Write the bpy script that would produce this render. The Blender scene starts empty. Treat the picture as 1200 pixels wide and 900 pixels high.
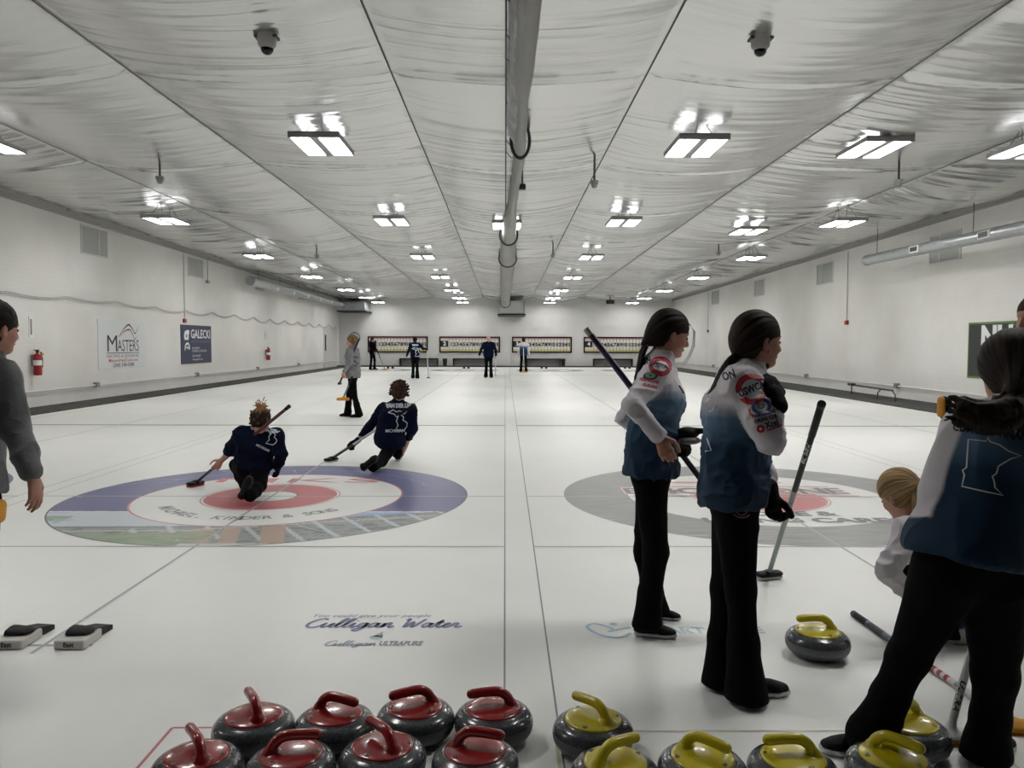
import bpy, bmesh, math, random, time
import numpy as np
from mathutils import Vector, Matrix
from mathutils.bvhtree import BVHTree
T0 = time.time()
random.seed(7)
scene = bpy.context.scene
COL = scene.collection
# ------------------------------------------------------------------ camera
CAMH = 1.44; FPX = 920.0
cam_d = bpy.data.cameras.new('camera'); cam = bpy.data.objects.new('camera', cam_d); COL.objects.link(cam)
cam_d.sensor_width = 36.0; cam_d.lens = 36.0 * FPX / 1200.0; cam_d.clip_end = 200; cam_d.clip_start = 0.05
YAW = -math.atan(8 / FPX); PIT = math.atan(47.5 / FPX); ROLL = math.radians(0.15)
CR = Matrix.Rotation(YAW, 3, 'Z') @ Matrix.Rotation(math.pi / 2 - PIT, 3, 'X') @ Matrix.Rotation(ROLL, 3, 'Z')
CL = Vector((0, 0, CAMH))
cam.matrix_world = Matrix.Translation(CL) @ CR.to_4x4()
scene.camera = cam
def Q(px, py, D):      # world point seen at photo pixel px,py at depth D along the optical axis
    return CR @ Vector(((px - 600) / FPX * D, -(py - 450) / FPX * D, -D)) + CL
def G(px, py, z=0.0):  # world point on the ice
    v = CR @ Vector(((px - 600) / FPX, -(py - 450) / FPX, -1)); t = (z - CL.z) / v.z
    return CL + v * t
def QX(px, py, X):     # world point on plane x = X
    v = CR @ Vector(((px - 600) / FPX, -(py - 450) / FPX, -1)); t = (X - CL.x) / v.x
    return CL + v * t
def QY(px, py, Y):
    v = CR @ Vector(((px - 600) / FPX, -(py - 450) / FPX, -1)); t = (Y - CL.y) / v.y
    return CL + v * t
# ------------------------------------------------------------------ materials
def s2l(c):
    return tuple(((x / 255) / 12.92 if x / 255 <= 0.04045 else ((x / 255 + 0.055) / 1.055) ** 2.4) for x in c)
MATS = {}
def mat(name, rgb=(200, 200, 200), rough=0.5, metal=0.0, spec=0.5, emit=None, estr=0.0, attr=False, bump=0.0, bscale=50.0,
        stretch=(1, 1, 1), coat=0.0, cvar=0.0, cscale=8.0, aniso=0.0, sheen=0.0, bdist=0.01):
    if name in MATS: return MATS[name]
    m = bpy.data.materials.new(name); m.use_nodes = True
    nt = m.node_tree; b = nt.nodes['Principled BSDF']
    c = (*s2l(rgb), 1)
    b.inputs['Base Color'].default_value = c
    b.inputs['Roughness'].default_value = rough
    b.inputs['Metallic'].default_value = metal
    b.inputs['Specular IOR Level'].default_value = spec
    b.inputs['Coat Weight'].default_value = coat
    b.inputs['Sheen Weight'].default_value = sheen
    if emit:
        b.inputs['Emission Color'].default_value = (*emit, 1); b.inputs['Emission Strength'].default_value = estr
    src = None
    if attr:
        a = nt.nodes.new('ShaderNodeAttribute'); a.attribute_name = 'Col'; src = a.outputs['Color']
    tc = mp = None
    if bump or cvar:
        tc = nt.nodes.new('ShaderNodeTexCoord'); mp = nt.nodes.new('ShaderNodeMapping')
        mp.inputs['Scale'].default_value = stretch
        nt.links.new(tc.outputs['Object'], mp.inputs['Vector'])
    if cvar:
        n = nt.nodes.new('ShaderNodeTexNoise'); n.inputs['Scale'].default_value = cscale; n.inputs['Detail'].default_value = 4
        nt.links.new(mp.outputs['Vector'], n.inputs['Vector'])
        mr = nt.nodes.new('ShaderNodeMapRange'); mr.inputs['From Min'].default_value = 0.3; mr.inputs['From Max'].default_value = 0.7
        mr.inputs['To Min'].default_value = 1 - cvar; mr.inputs['To Max'].default_value = 1 + cvar
        nt.links.new(n.outputs['Fac'], mr.inputs['Value'])
        mx = nt.nodes.new('ShaderNodeVectorMath'); mx.operation = 'SCALE'
        if src is None: mx.inputs[0].default_value = c[:3]
        else: nt.links.new(src, mx.inputs[0])
        nt.links.new(mr.outputs['Result'], mx.inputs['Scale']); src = mx.outputs['Vector']
    if src is not None: nt.links.new(src, b.inputs['Base Color'])
    if bump:
        n = nt.nodes.new('ShaderNodeTexNoise'); n.inputs['Scale'].default_value = bscale; n.inputs['Detail'].default_value = 3
        nt.links.new(mp.outputs['Vector'], n.inputs['Vector'])
        bp = nt.nodes.new('ShaderNodeBump'); bp.inputs['Strength'].default_value = bump; bp.inputs['Distance'].default_value = bdist
        nt.links.new(n.outputs['Fac'], bp.inputs['Height']); nt.links.new(bp.outputs['Normal'], b.inputs['Normal'])
    MATS[name] = m
    return m
def ice_mat(name, rgb, attr=False):
    if name in MATS: return MATS[name]
    m = mat(name, rgb, rough=ICE_ROUGH, spec=0.4, attr=attr)
    nt = m.node_tree; b = nt.nodes['Principled BSDF']
    tc = nt.nodes.new('ShaderNodeTexCoord')
    n1 = nt.nodes.new('ShaderNodeTexNoise'); n1.inputs['Scale'].default_value = 90; n1.inputs['Detail'].default_value = 2
    n2 = nt.nodes.new('ShaderNodeTexNoise'); n2.inputs['Scale'].default_value = 1.3; n2.inputs['Detail'].default_value = 3
    nt.links.new(tc.outputs['Object'], n1.inputs['Vector']); nt.links.new(tc.outputs['Object'], n2.inputs['Vector'])
    bp = nt.nodes.new('ShaderNodeBump'); bp.inputs['Strength'].default_value = 0.35; bp.inputs['Distance'].default_value = 0.0018
    nt.links.new(n1.outputs['Fac'], bp.inputs['Height']); nt.links.new(bp.outputs['Normal'], b.inputs['Normal'])
    mr = nt.nodes.new('ShaderNodeMapRange'); mr.inputs['From Min'].default_value = 0.35; mr.inputs['From Max'].default_value = 0.65
    mr.inputs['To Min'].default_value = ICE_ROUGH - 0.01; mr.inputs['To Max'].default_value = ICE_ROUGH + 0.02
    nt.links.new(n2.outputs['Fac'], mr.inputs['Value']); nt.links.new(mr.outputs['Result'], b.inputs['Roughness'])
    return m
ICE_ROUGH = 0.40
# ------------------------------------------------------------------ object helpers
def empty(name, loc, label=None, cat=None, group=None, rz=0.0):
    o = bpy.data.objects.new(name, None); COL.objects.link(o); o.location = loc; o.rotation_euler = (0, 0, rz)
    o.empty_display_size = 0.05
    tag(o, label, cat, group); return o
def tag(o, label=None, cat=None, group=None, kind=None):
    if label: o['label'] = label
    if cat: o['category'] = cat
    if group: o['group'] = group
    if kind: o['kind'] = kind
    return o
def org(p):
    v = Vector((0, 0, 0))
    while p is not None: v = v + p.location; p = p.parent
    return v
def build(name, verts, faces, material, parent=None, smooth=False, world=True, cols=None, loc=None):
    """verts in world coordinates (world=True) or local to the parent"""
    me = bpy.data.meshes.new(name)
    V = np.asarray(verts, dtype=np.float64).reshape(-1, 3)
    if world and parent is not None: V = V - np.array(org(parent))
    if loc is not None: V = V - np.array(loc)
    if isinstance(faces, np.ndarray):
        nf, k = faces.shape
        me.vertices.add(len(V)); me.vertices.foreach_set('co', V.astype(np.float32).ravel())
        me.loops.add(nf * k); me.loops.foreach_set('vertex_index', faces.astype(np.int32).ravel())
        me.polygons.add(nf); me.polygons.foreach_set('loop_start', np.arange(0, nf * k, k, dtype=np.int32))
        me.polygons.foreach_set('loop_total', np.full(nf, k, dtype=np.int32))
        me.update(calc_edges=True); me.validate()
    else:
        me.from_pydata(V.tolist(), [], [list(f) for f in faces]); me.update()
    if smooth: me.polygons.foreach_set('use_smooth', [True] * len(me.polygons))
    if cols is not None:
        ca = me.color_attributes.new('Col', 'FLOAT_COLOR', 'POINT')
        c = np.ones((len(V), 4), dtype=np.float32); c[:, :3] = cols
        ca.data.foreach_set('color', c.ravel())
    if material: me.materials.append(material)
    o = bpy.data.objects.new(name, me); COL.objects.link(o)
    if parent is not None: o.parent = parent
    if loc is not None: o.location = loc
    return o
class MB:
    """collects shapes into one mesh (world coordinates)"""
    def __init__(s): s.v = []; s.f = []
    def add(s, vs, fs):
        n = len(s.v); s.v += [tuple(v) for v in vs]; s.f += [[i + n for i in f] for f in fs]; return s
    def box(s, a, b, bev=0.0):
        x0, y0, z0 = [min(a[i], b[i]) for i in range(3)]; x1, y1, z1 = [max(a[i], b[i]) for i in range(3)]
        if bev <= 0:
            vs = [(x0, y0, z0), (x1, y0, z0), (x1, y1, z0), (x0, y1, z0), (x0, y0, z1), (x1, y0, z1), (x1, y1, z1), (x0, y1, z1)]
            return s.add(vs, [(0, 3, 2, 1), (4, 5, 6, 7), (0, 1, 5, 4), (1, 2, 6, 5), (2, 3, 7, 6), (3, 0, 4, 7)])
        bm = bmesh.new(); bmesh.ops.create_cube(bm, size=1)
        for v in bm.verts: v.co = Vector(((x0 + x1) / 2 + v.co.x * (x1 - x0), (y0 + y1) / 2 + v.co.y * (y1 - y0), (z0 + z1) / 2 + v.co.z * (z1 - z0)))
        bmesh.ops.bevel(bm, geom=bm.edges[:], offset=bev, segments=2, affect='EDGES', profile=0.5)
        return s.bm(bm)
    def bm(s, bm):
        bm.verts.index_update()
        s.add([v.co.copy() for v in bm.verts], [[v.index for v in f.verts] for f in bm.faces]); bm.free(); return s
    def tube(s, pts, r, seg=10, cap=True):
        pts = [Vector(p) for p in pts]; n = len(pts)
        rs = r if isinstance(r, (list, tuple)) else [r] * n
        base = len(s.v); up = None
        for i, p in enumerate(pts):
            d = (pts[min(i + 1, n - 1)] - pts[max(i - 1, 0)]).normalized()
            if up is None: up = Vector((0, 0, 1)) if abs(d.z) < 0.9 else Vector((1, 0, 0))
            u = (up - d * up.dot(d)).normalized(); w = d.cross(u); up = u
            for k in range(seg):
                a = 2 * math.pi * k / seg
                s.v.append(tuple(p + (u * math.cos(a) + w * math.sin(a)) * rs[i]))
        for i in range(n - 1):
            for k in range(seg):
                a = base + i * seg + k; b = base + i * seg + (k + 1) % seg
                s.f.append([a, b, b + seg, a + seg])
        if cap:
            s.f.append([base + k for k in range(seg)][::-1]); s.f.append([base + (n - 1) * seg + k for k in range(seg)])
        return s
    def lathe(s, prof, c, seg=32, axis='Z'):
        base = len(s.v); c = Vector(c)
        for (r, z) in prof:
            for k in range(seg):
                a = 2 * math.pi * k / seg; x, y = r * math.cos(a), r * math.sin(a)
                s.v.append(tuple(c + (Vector((x, y, z)) if axis == 'Z' else Vector((x, z, y)) if axis == 'Y' else Vector((z, x, y)))))
        for i in range(len(prof) - 1):
            for k in range(seg):
                a = base + i * seg + k; b = base + i * seg + (k + 1) % seg
                s.f.append([a, b, b + seg, a + seg])
        s.f.append([base + k for k in range(seg)][::-1]); s.f.append([base + (len(prof) - 1) * seg + k for k in range(seg)])
        return s
    def out(s, name, material, parent=None, smooth=False, loc=None, cols=None):
        o = build(name, s.v, s.f, material, parent, False, True, cols, loc)
        if smooth:
            o.data.polygons.foreach_set('use_smooth', [True] * len(o.data.polygons))
            o.data.set_sharp_from_angle(angle=math.radians(38))
        bm = bmesh.new(); bm.from_mesh(o.data); bmesh.ops.recalc_face_normals(bm, faces=bm.faces[:]); bm.to_mesh(o.data); bm.free()
        return o
# ------------------------------------------------------------------ flat lettering
def text2d(body, size=1.0, width=None, shear=0.0, bold=0.0, align='CENTER', spacing=1.0):
    cu = bpy.data.curves.new('t', 'FONT'); cu.body = body; cu.size = size; cu.shear = shear; cu.align_x = align; cu.align_y = 'CENTER'
    cu.offset = bold; cu.space_character = spacing; cu.resolution_u = 2
    o = bpy.data.objects.new('t', cu); COL.objects.link(o)
    dg = bpy.context.evaluated_depsgraph_get(); me = o.evaluated_get(dg).to_mesh()
    V = [(v.co.x, v.co.y) for v in me.vertices]; F = [tuple(p.vertices) for p in me.polygons]
    o.evaluated_get(dg).to_mesh_clear(); bpy.data.objects.remove(o); bpy.data.curves.remove(cu)
    if V and width:
        xs = [v[0] for v in V]; k = width / (max(xs) - min(xs)); V = [(x * k, y) for x, y in V]
    return V, F
def ribbon2d(pts, w, closed=False):
    P = [Vector((p[0], p[1])) for p in pts]; n = len(P); V = []; F = []
    for i in range(n):
        a = P[(i - 1) % n] if (closed or i > 0) else P[0]; b = P[(i + 1) % n] if (closed or i < n - 1) else P[-1]
        d = (b - a); d = d.normalized() if d.length > 1e-9 else Vector((1, 0)); nn = Vector((-d.y, d.x)) * w / 2
        V += [tuple(P[i] + nn), tuple(P[i] - nn)]
    for i in range(n if closed else n - 1):
        j = (i + 1) % n; F.append((2 * i, 2 * i + 1, 2 * j + 1, 2 * j))
    return V, F
def catmull(pts, k=5):
    P = [Vector((p[0], p[1])) for p in pts]; P = [P[0]] + P + [P[-1]]; out = []
    for i in range(1, len(P) - 2):
        for j in range(k):
            t = j / k; a, b, c, d = P[i - 1], P[i], P[i + 1], P[i + 2]
            out.append(0.5 * ((2 * b) + (c - a) * t + (2 * a - 5 * b + 4 * c - d) * t * t + (3 * b - a - 3 * c + d) * t ** 3))
    out.append(P[-2]); return [(p.x, p.y) for p in out]
def disc2d(r0, r1, seg=40, cx=0, cy=0, sy=1.0):
    V = []; F = []
    for k in range(seg):
        a = 2 * math.pi * k / seg; V += [(cx + r1 * math.cos(a), cy + r1 * sy * math.sin(a)), (cx + r0 * math.cos(a), cy + r0 * sy * math.sin(a))]
    for k in range(seg):
        j = (k + 1) % seg; F.append((2 * k, 2 * j, 2 * j + 1, 2 * k + 1))
    return V, F
def merge2d(*parts):
    V = []; F = []
    for v, f in parts:
        n = len(V); V += list(v); F += [tuple(i + n for i in q) for q in f]
    return V, F
def xf2d(p, dx=0, dy=0, sx=1, sy=1, rot=0):
    c, s_ = math.cos(rot), math.sin(rot)
    return [((x * sx * c - y * sy * s_) + dx, (x * sx * s_ + y * sy * c) + dy) for x, y in p[0]], p[1]
def subdiv2d(p, L):
    bm = bmesh.new(); vs = [bm.verts.new((x, y, 0)) for x, y in p[0]]
    for f in p[1]:
        try: bm.faces.new([vs[i] for i in f])
        except ValueError: pass
    bmesh.ops.triangulate(bm, faces=bm.faces[:])
    for _ in range(4):
        es = [e for e in bm.edges if e.calc_length() > L]
        if not es: break
        bmesh.ops.subdivide_edges(bm, edges=es, cuts=1); bmesh.ops.triangulate(bm, faces=bm.faces[:])
    bm.verts.index_update()
    r = [(v.co.x, v.co.y) for v in bm.verts], [tuple(v.index for v in f.verts) for f in bm.faces]
    bm.free(); return r
def flat(name, p, O, U, V, material, parent, lift=None):
    """places a 2D outline on the plane O,U,V"""
    O, U, V = Vector(O), Vector(U), Vector(V)
    return build(name, [O + U * x + V * y for x, y in p[0]], p[1], material, parent)
def stick(name, p, O, U, V, N, bvh, material, parent, L=0.012, lift=0.003):
    """presses a 2D outline onto a body surface, along -N"""
    p = subdiv2d(p, L); O, U, V, N = Vector(O), Vector(U), Vector(V), Vector(N).normalized(); vs = []; last = 0.25
    for x, y in p[0]:
        s = O + U * x + V * y + N * 0.3; h = bvh.ray_cast(s, -N, 0.8)
        if h[0] is not None: last = h[3]
        vs.append(s - N * (last - lift))
    return build(name, vs, p[1], material, parent)
# ------------------------------------------------------------------ numpy noise
def _h(i, j, k, seed):
    n = (i * 374761393 + j * 668265263 + k * 2147483647 + seed * 974634777) & 0xffffffff
    n = ((n ^ (n >> 13)) * 1274126177) & 0xffffffff
    return ((n ^ (n >> 16)) & 0xffff) / 65535.0 * 2 - 1
def noise3(P, seed=0):
    P = np.asarray(P, dtype=np.float64); I = np.floor(P).astype(np.int64); f = P - I; f = f * f * (3 - 2 * f); r = 0
    for a in (0, 1):
        wa = f[..., 0] if a else 1 - f[..., 0]
        for b in (0, 1):
            wb = f[..., 1] if b else 1 - f[..., 1]
            for c in (0, 1):
                wc = f[..., 2] if c else 1 - f[..., 2]
                r = r + wa * wb * wc * _h(I[..., 0] + a, I[..., 1] + b, I[..., 2] + c, seed)
    return r
# ------------------------------------------------------------------ implicit surfaces
def nv(v): return np.array(v, dtype=np.float64)
def unit(v): v = nv(v); return v / (np.linalg.norm(v) + 1e-12)
class Field:
    def __init__(s): s.p = []
    def add(s, fn, lo, hi, k=0.0, sub=False): s.p.append((fn, nv(lo), nv(hi), k, sub)); return s
    def cone(s, a, b, r0, r1, k=0.02, sub=False):
        a, b = nv(a), nv(b); ba = b - a; L2 = ba @ ba + 1e-12
        def fn(P):
            t = np.clip(((P - a) @ ba) / L2, 0, 1); return np.linalg.norm(P - a - t[..., None] * ba, axis=-1) - (r0 + (r1 - r0) * t)
        R = max(r0, r1); return s.add(fn, np.minimum(a, b) - R, np.maximum(a, b) + R, k, sub)
    def ecap(s, a, b, ra, rb, side, k=0.02, sub=False):
        a, b = nv(a), nv(b); ba = b - a; L = np.linalg.norm(ba) + 1e-9; w = ba / L
        u = nv(side); u = u - w * (u @ w); u = unit(u); v = np.cross(w, u)
        def fn(P):
            Q_ = P - a; z = Q_ @ w; t = np.clip(z / L, 0, 1); e = z - t * L; x = Q_ @ u; y = Q_ @ v
            A = ra[0] + (rb[0] - ra[0]) * t; B = ra[1] + (rb[1] - ra[1]) * t; C_ = (A + B) / 2
            k0 = np.sqrt((x / A) ** 2 + (y / B) ** 2 + (e / C_) ** 2); k1 = np.sqrt((x / A ** 2) ** 2 + (y / B ** 2) ** 2 + (e / C_ ** 2) ** 2) + 1e-9
            return k0 * (k0 - 1) / k1
        R = max(*ra, *rb); return s.add(fn, np.minimum(a, b) - R, np.maximum(a, b) + R, k, sub)
    def sweep(s, pts, rad, side, k=0.02):
        for i in range(len(pts) - 1): s.ecap(pts[i], pts[i + 1], rad[i], rad[i + 1], side, k)
        return s
    def ell(s, c, r, M=None, k=0.02, sub=False):
        c = nv(c); r = nv(r); M = np.eye(3) if M is None else nv(M)   # rows of M = local axes
        def fn(P):
            q = (P - c) @ M.T; k0 = np.linalg.norm(q / r, axis=-1); k1 = np.linalg.norm(q / r ** 2, axis=-1) + 1e-9
            return k0 * (k0 - 1) / k1
        R = r.max(); return s.add(fn, c - R, c + R, k, sub)
    def plane(s, p0, n, k=0.004):     # keeps the side n points away from ... removes where (P-p0).n > 0
        p0, n = nv(p0), unit(n); s.p.append((lambda P: -((P - p0) @ n), None, None, k, True)); return s
    def mesh(s, vox, disp=None):
        lo = np.min([p[1] for p in s.p if p[1] is not None and not p[4]], axis=0) - 3 * vox - 0.01
        hi = np.max([p[2] for p in s.p if p[2] is not None and not p[4]], axis=0) + 3 * vox + 0.01
        n = np.ceil((hi - lo) / vox).astype(int) + 1
        F = np.full(n, 1.0, dtype=np.float32); ax = [lo[i] + vox * np.arange(n[i]) for i in range(3)]
        for fn, a, b, k, sub in s.p:
            if a is None: i0 = [0, 0, 0]; i1 = list(n)
            else:
                m = k + 2.5 * vox
                i0 = [max(0, int((a[i] - m - lo[i]) / vox)) for i in range(3)]; i1 = [min(n[i], int((b[i] + m - lo[i]) / vox) + 2) for i in range(3)]
            if any(i1[i] <= i0[i] for i in range(3)): continue
            sl = tuple(slice(i0[i], i1[i]) for i in range(3))
            P = np.stack(np.meshgrid(*[ax[i][sl[i]] for i in range(3)], indexing='ij'), axis=-1)
            d = fn(P).astype(np.float32); A = F[sl]
            if sub:
                d = -d
                if k > 0: h = np.clip(0.5 - 0.5 * (A - d) / k, 0, 1); F[sl] = A * (1 - h) + d * h + k * h * (1 - h)
                else: F[sl] = np.maximum(A, d)
            else:
                if k > 0: h = np.clip(0.5 + 0.5 * (A - d) / k, 0, 1); F[sl] = A * (1 - h) + d * h - k * h * (1 - h)
                else: F[sl] = np.minimum(A, d)
        V, Q4 = nets(F); V = V * vox + lo
        return V, Q4
def nets(F):
    S = F < 0; c = np.zeros(tuple(np.array(F.shape) - 1), dtype=np.int8)
    sl = lambda o, d: slice(o, F.shape[d] - 1 + o)
    for a in (0, 1):
        for b in (0, 1):
            for e in (0, 1): c += S[sl(a, 0), sl(b, 1), sl(e, 2)]
    idx = np.argwhere((c > 0) & (c < 8)); N = len(idx)
    pos = np.zeros((N, 3)); cnt = np.zeros(N)
    cor = [(a, b, e) for a in (0, 1) for b in (0, 1) for e in (0, 1)]
    for i, p in enumerate(cor):
        for j, q in enumerate(cor):
            if j <= i or sum(abs(p[t] - q[t]) for t in range(3)) != 1: continue
            f0 = F[idx[:, 0] + p[0], idx[:, 1] + p[1], idx[:, 2] + p[2]]; f1 = F[idx[:, 0] + q[0], idx[:, 1] + q[1], idx[:, 2] + q[2]]
            m = (f0 < 0) != (f1 < 0); t = np.zeros(N); t[m] = f0[m] / (f0[m] - f1[m])
            pos[m] += nv(p) + (nv(q) - nv(p)) * t[m][:, None]; cnt[m] += 1
    V = idx + pos / cnt[:, None]
    ID = np.full(c.shape, -1, dtype=np.int64); ID[idx[:, 0], idx[:, 1], idx[:, 2]] = np.arange(N)
    quads = []
    for d in range(3):
        u, v = (d + 1) % 3, (d + 2) % 3
        a = [slice(None)] * 3; b = [slice(None)] * 3; a[d] = slice(0, -1); b[d] = slice(1, None)
        A = S[tuple(a)]; B = S[tuple(b)]
        for flip, m in ((False, A & ~B), (True, ~A & B)):
            e = np.argwhere(m); e = e[(e[:, u] > 0) & (e[:, v] > 0) & (e[:, u] < F.shape[u] - 1) & (e[:, v] < F.shape[v] - 1)]
            def g(du, dv):
                q = e.copy(); q[:, u] -= du; q[:, v] -= dv; return ID[q[:, 0], q[:, 1], q[:, 2]]
            qd = np.stack([g(1, 1), g(0, 1), g(0, 0), g(1, 0)], axis=1)
            quads.append(qd[:, ::-1] if flip else qd)
    Qd = np.concatenate(quads); Qd = Qd[(Qd >= 0).all(axis=1)]
    return V, Qd
def relax(V, Fq, it=1, lam=0.5):
    e = np.concatenate([Fq[:, [0, 1]], Fq[:, [1, 2]], Fq[:, [2, 3]], Fq[:, [3, 0]]])
    for _ in range(it):
        s_ = np.zeros_like(V); c = np.zeros(len(V))
        for ax in range(3): s_[:, ax] = np.bincount(e[:, 0], V[e[:, 1], ax], len(V)) + np.bincount(e[:, 1], V[e[:, 0], ax], len(V))
        c = np.bincount(e[:, 0], minlength=len(V)) + np.bincount(e[:, 1], minlength=len(V))
        V = V + lam * (s_ / np.maximum(c, 1)[:, None] - V)
    return V
def vnormals(V, Fq):
    n = np.cross(V[Fq[:, 2]] - V[Fq[:, 0]], V[Fq[:, 3]] - V[Fq[:, 1]]); N = np.zeros_like(V)
    for i in range(4):
        for ax in range(3): N[:, ax] += np.bincount(Fq[:, i], n[:, ax], len(V))
    return N / (np.linalg.norm(N, axis=1)[:, None] + 1e-12)
def surf(name, field, vox, material, parent, disp=None, colf=None, it=2, loc=None):
    V, Fq = field.mesh(vox); V = relax(V, Fq, it)
    if disp is not None: V = V + vnormals(V, Fq) * disp(V)[:, None]
    cols = colf(V) if colf is not None else None
    o = build(name, V, Fq, material, parent, True, True, cols, loc); o['_n'] = 1; del o['_n']
    return o, V, Fq
def bvh_of(V, Fq): return BVHTree.FromPolygons(V.tolist(), Fq.tolist())
LAMP = 22.0; UPL = 2.0; EXPO = 0.74
# ================================================================== the hall
XL, XR, YB, YF = -10.25, 10.4, 48.6, 0.75
EDGE_L, EDGE_R = -9.3, 9.05
def ceil_z(y): return 4.56 - 0.31 * np.clip((np.asarray(y, dtype=float) - 16) / 32, 0, 1.05)
M_wall = mat('painted_block', (222, 221, 217), rough=0.75, spec=0.2)
def block_wall(m, ax):      # faint painted-over masonry courses
    nt = m.node_tree; b = nt.nodes['Principled BSDF']; tc = nt.nodes.new('ShaderNodeTexCoord')
    sp = nt.nodes.new('ShaderNodeSeparateXYZ'); cb = nt.nodes.new('ShaderNodeCombineXYZ')
    nt.links.new(tc.outputs['Object'], sp.inputs[0]); nt.links.new(sp.outputs[ax], cb.inputs[0]); nt.links.new(sp.outputs[2], cb.inputs[1])
    br = nt.nodes.new('ShaderNodeTexBrick'); br.inputs['Scale'].default_value = 1.0; br.inputs['Brick Width'].default_value = 0.4; br.inputs['Row Height'].default_value = 0.1
    br.inputs['Mortar Size'].default_value = 0.006; br.inputs['Mortar Smooth'].default_value = 0.6
    nt.links.new(cb.outputs[0], br.inputs['Vector'])
    bp = nt.nodes.new('ShaderNodeBump'); bp.inputs['Strength'].default_value = 0.35; bp.inputs['Distance'].default_value = 0.006; bp.invert = True
    nt.links.new(br.outputs['Fac'], bp.inputs['Height']); nt.links.new(bp.outputs[0], b.inputs['Normal'])
    n = nt.nodes.new('ShaderNodeTexNoise'); n.inputs['Scale'].default_value = 0.6; n.inputs['Detail'].default_value = 6
    nt.links.new(tc.outputs['Object'], n.inputs['Vector'])
    cr = nt.nodes.new('ShaderNodeValToRGB'); cr.color_ramp.elements[0].position = 0.3; cr.color_ramp.elements[1].position = 0.65
    cr.color_ramp.elements[0].color = (*s2l((213, 211, 206)), 1); cr.color_ramp.elements[1].color = (*s2l((224, 223, 220)), 1)
    nt.links.new(n.outputs['Fac'], cr.inputs[0]); nt.links.new(cr.outputs[0], b.inputs['Base Color'])
block_wall(M_wall, 1)
M_wallb = mat('painted_back_wall', (200, 200, 198), rough=0.6, spec=0.25, cvar=0.03, cscale=1.5)
M_white = mat('white_paint', (228, 228, 226), 0.5)
M_black = mat('black_plastic', (18, 18, 19), 0.45)
M_dark = mat('dark_grey_metal', (60, 60, 60), 0.5, metal=0.3)
M_grey = mat('grey_metal', (140, 142, 142), 0.45, metal=0.5)
M_galv = mat('galvanised_steel', (172, 176, 178), 0.38, metal=0.75, bump=0.15, bscale=14, bdist=0.004, cvar=0.08, cscale=9)
M_red = mat('red_plastic', (150, 22, 24), 0.4)
def structure(o): o['kind'] = 'structure'; return o
# ---- ice sheet
M_ice = ice_mat('ice', (236, 237, 234))
def ice_tint():
    nt = M_ice.node_tree; b = nt.nodes['Principled BSDF']; tc = nt.nodes.new('ShaderNodeTexCoord')
    n = nt.nodes.new('ShaderNodeTexNoise'); n.inputs['Scale'].default_value = 0.9; n.inputs['Detail'].default_value = 7; n.inputs['Roughness'].default_value = 0.65
    nt.links.new(tc.outputs['Object'], n.inputs['Vector'])
    cr = nt.nodes.new('ShaderNodeValToRGB'); cr.color_ramp.elements[0].position = 0.3; cr.color_ramp.elements[1].position = 0.7
    cr.color_ramp.elements[0].color = (*s2l((233, 234, 231)), 1); cr.color_ramp.elements[1].color = (*s2l((238, 239, 236)), 1)
    nt.links.new(n.outputs['Fac'], cr.inputs[0]); nt.links.new(cr.outputs[0], b.inputs['Base Color'])
ice_tint()
floor = MB().box((EDGE_L, YF, -0.12), (EDGE_R, 47.7, 0)).out('floor', M_ice); structure(floor)
M_carpet = mat('dark_carpet', (84, 84, 82), 0.95, spec=0.1, bump=0.5, bscale=60, cvar=0.25, cscale=6, stretch=(1, 0.5, 1))
w = MB().box((XL, YF, -0.12), (EDGE_L, 47.7, 0.03)).out('floor_walkway', M_carpet); structure(w)
w = MB().box((EDGE_R, YF, -0.12), (XR, 47.7, 0.03)).out('floor_walkway', M_carpet); structure(w)
w = MB().box((XL, 47.7, -0.12), (XR, YB, 0.03)).out('floor_walkway', M_carpet); structure(w)
w = MB().box((-11.5, -3.2, -0.12), (11.5, YF, 0.0)).out('floor_lounge', mat('lounge_carpet', (60, 58, 56), 0.95)); structure(w)
# ---- painted lines in the ice (children of the floor)
M_line = ice_mat('grey_line_paint', (170, 170, 172)); M_hog = ice_mat('dark_line_paint', (110, 112, 114)); M_redline = ice_mat('red_line_paint', (196, 120, 122))
M_tan = ice_mat('tan_line_paint', (205, 200, 178))
def strip(name, x0, x1, y0, y1, m, z=0.0006):
    return build(name, [(x0, y0, z), (x1, y0, z), (x1, y1, z), (x0, y1, z)], [(0, 1, 2, 3)], m, floor)
M_div = ice_mat('divider_paint', (124, 124, 126))
DIV = [(-9.15, -8.95), (-4.57, -4.375), (0.0, 0.204), (4.58, 4.78), (9.02, 9.04)]
for a, b in DIV[1:4]:
    strip('divider_line', a - .004, a + .004, YF, 47, M_div); strip('divider_line', b - .004, b + .004, YF, 47, M_div)
strip('divider_line', -8.96, -8.94, YF, 47, M_line)
SHEETS = [(-8.95, -4.57, -6.76), (-4.375, 0.0, -2.19), (0.204, 4.58, 2.39), (4.78, 9.04, 6.97)]
TEE = 7.33; HOG = 13.72; FTEE = 42.1; FHOG = 35.7; R12 = 1.83
for a, b, c in SHEETS:
    strip('centre_line', c - .010, c + .010, TEE - 3.75, FTEE + 3.66, M_line, 0.0020)
    for y, wd, m in ((TEE, .012, M_line), (FTEE, .012, M_line), (TEE - R12, .012, M_line), (FTEE + R12, .012, M_line), (HOG, .05, M_hog), (FHOG, .05, M_hog)):
        strip('cross_line', a, b, y - wd, y + wd, m, 0.0018 if y != HOG else 0.0018)
    strip('hack_line', c - .23, c + .23, TEE - 3.66, TEE - 3.635, M_line, 0.0012)
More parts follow.
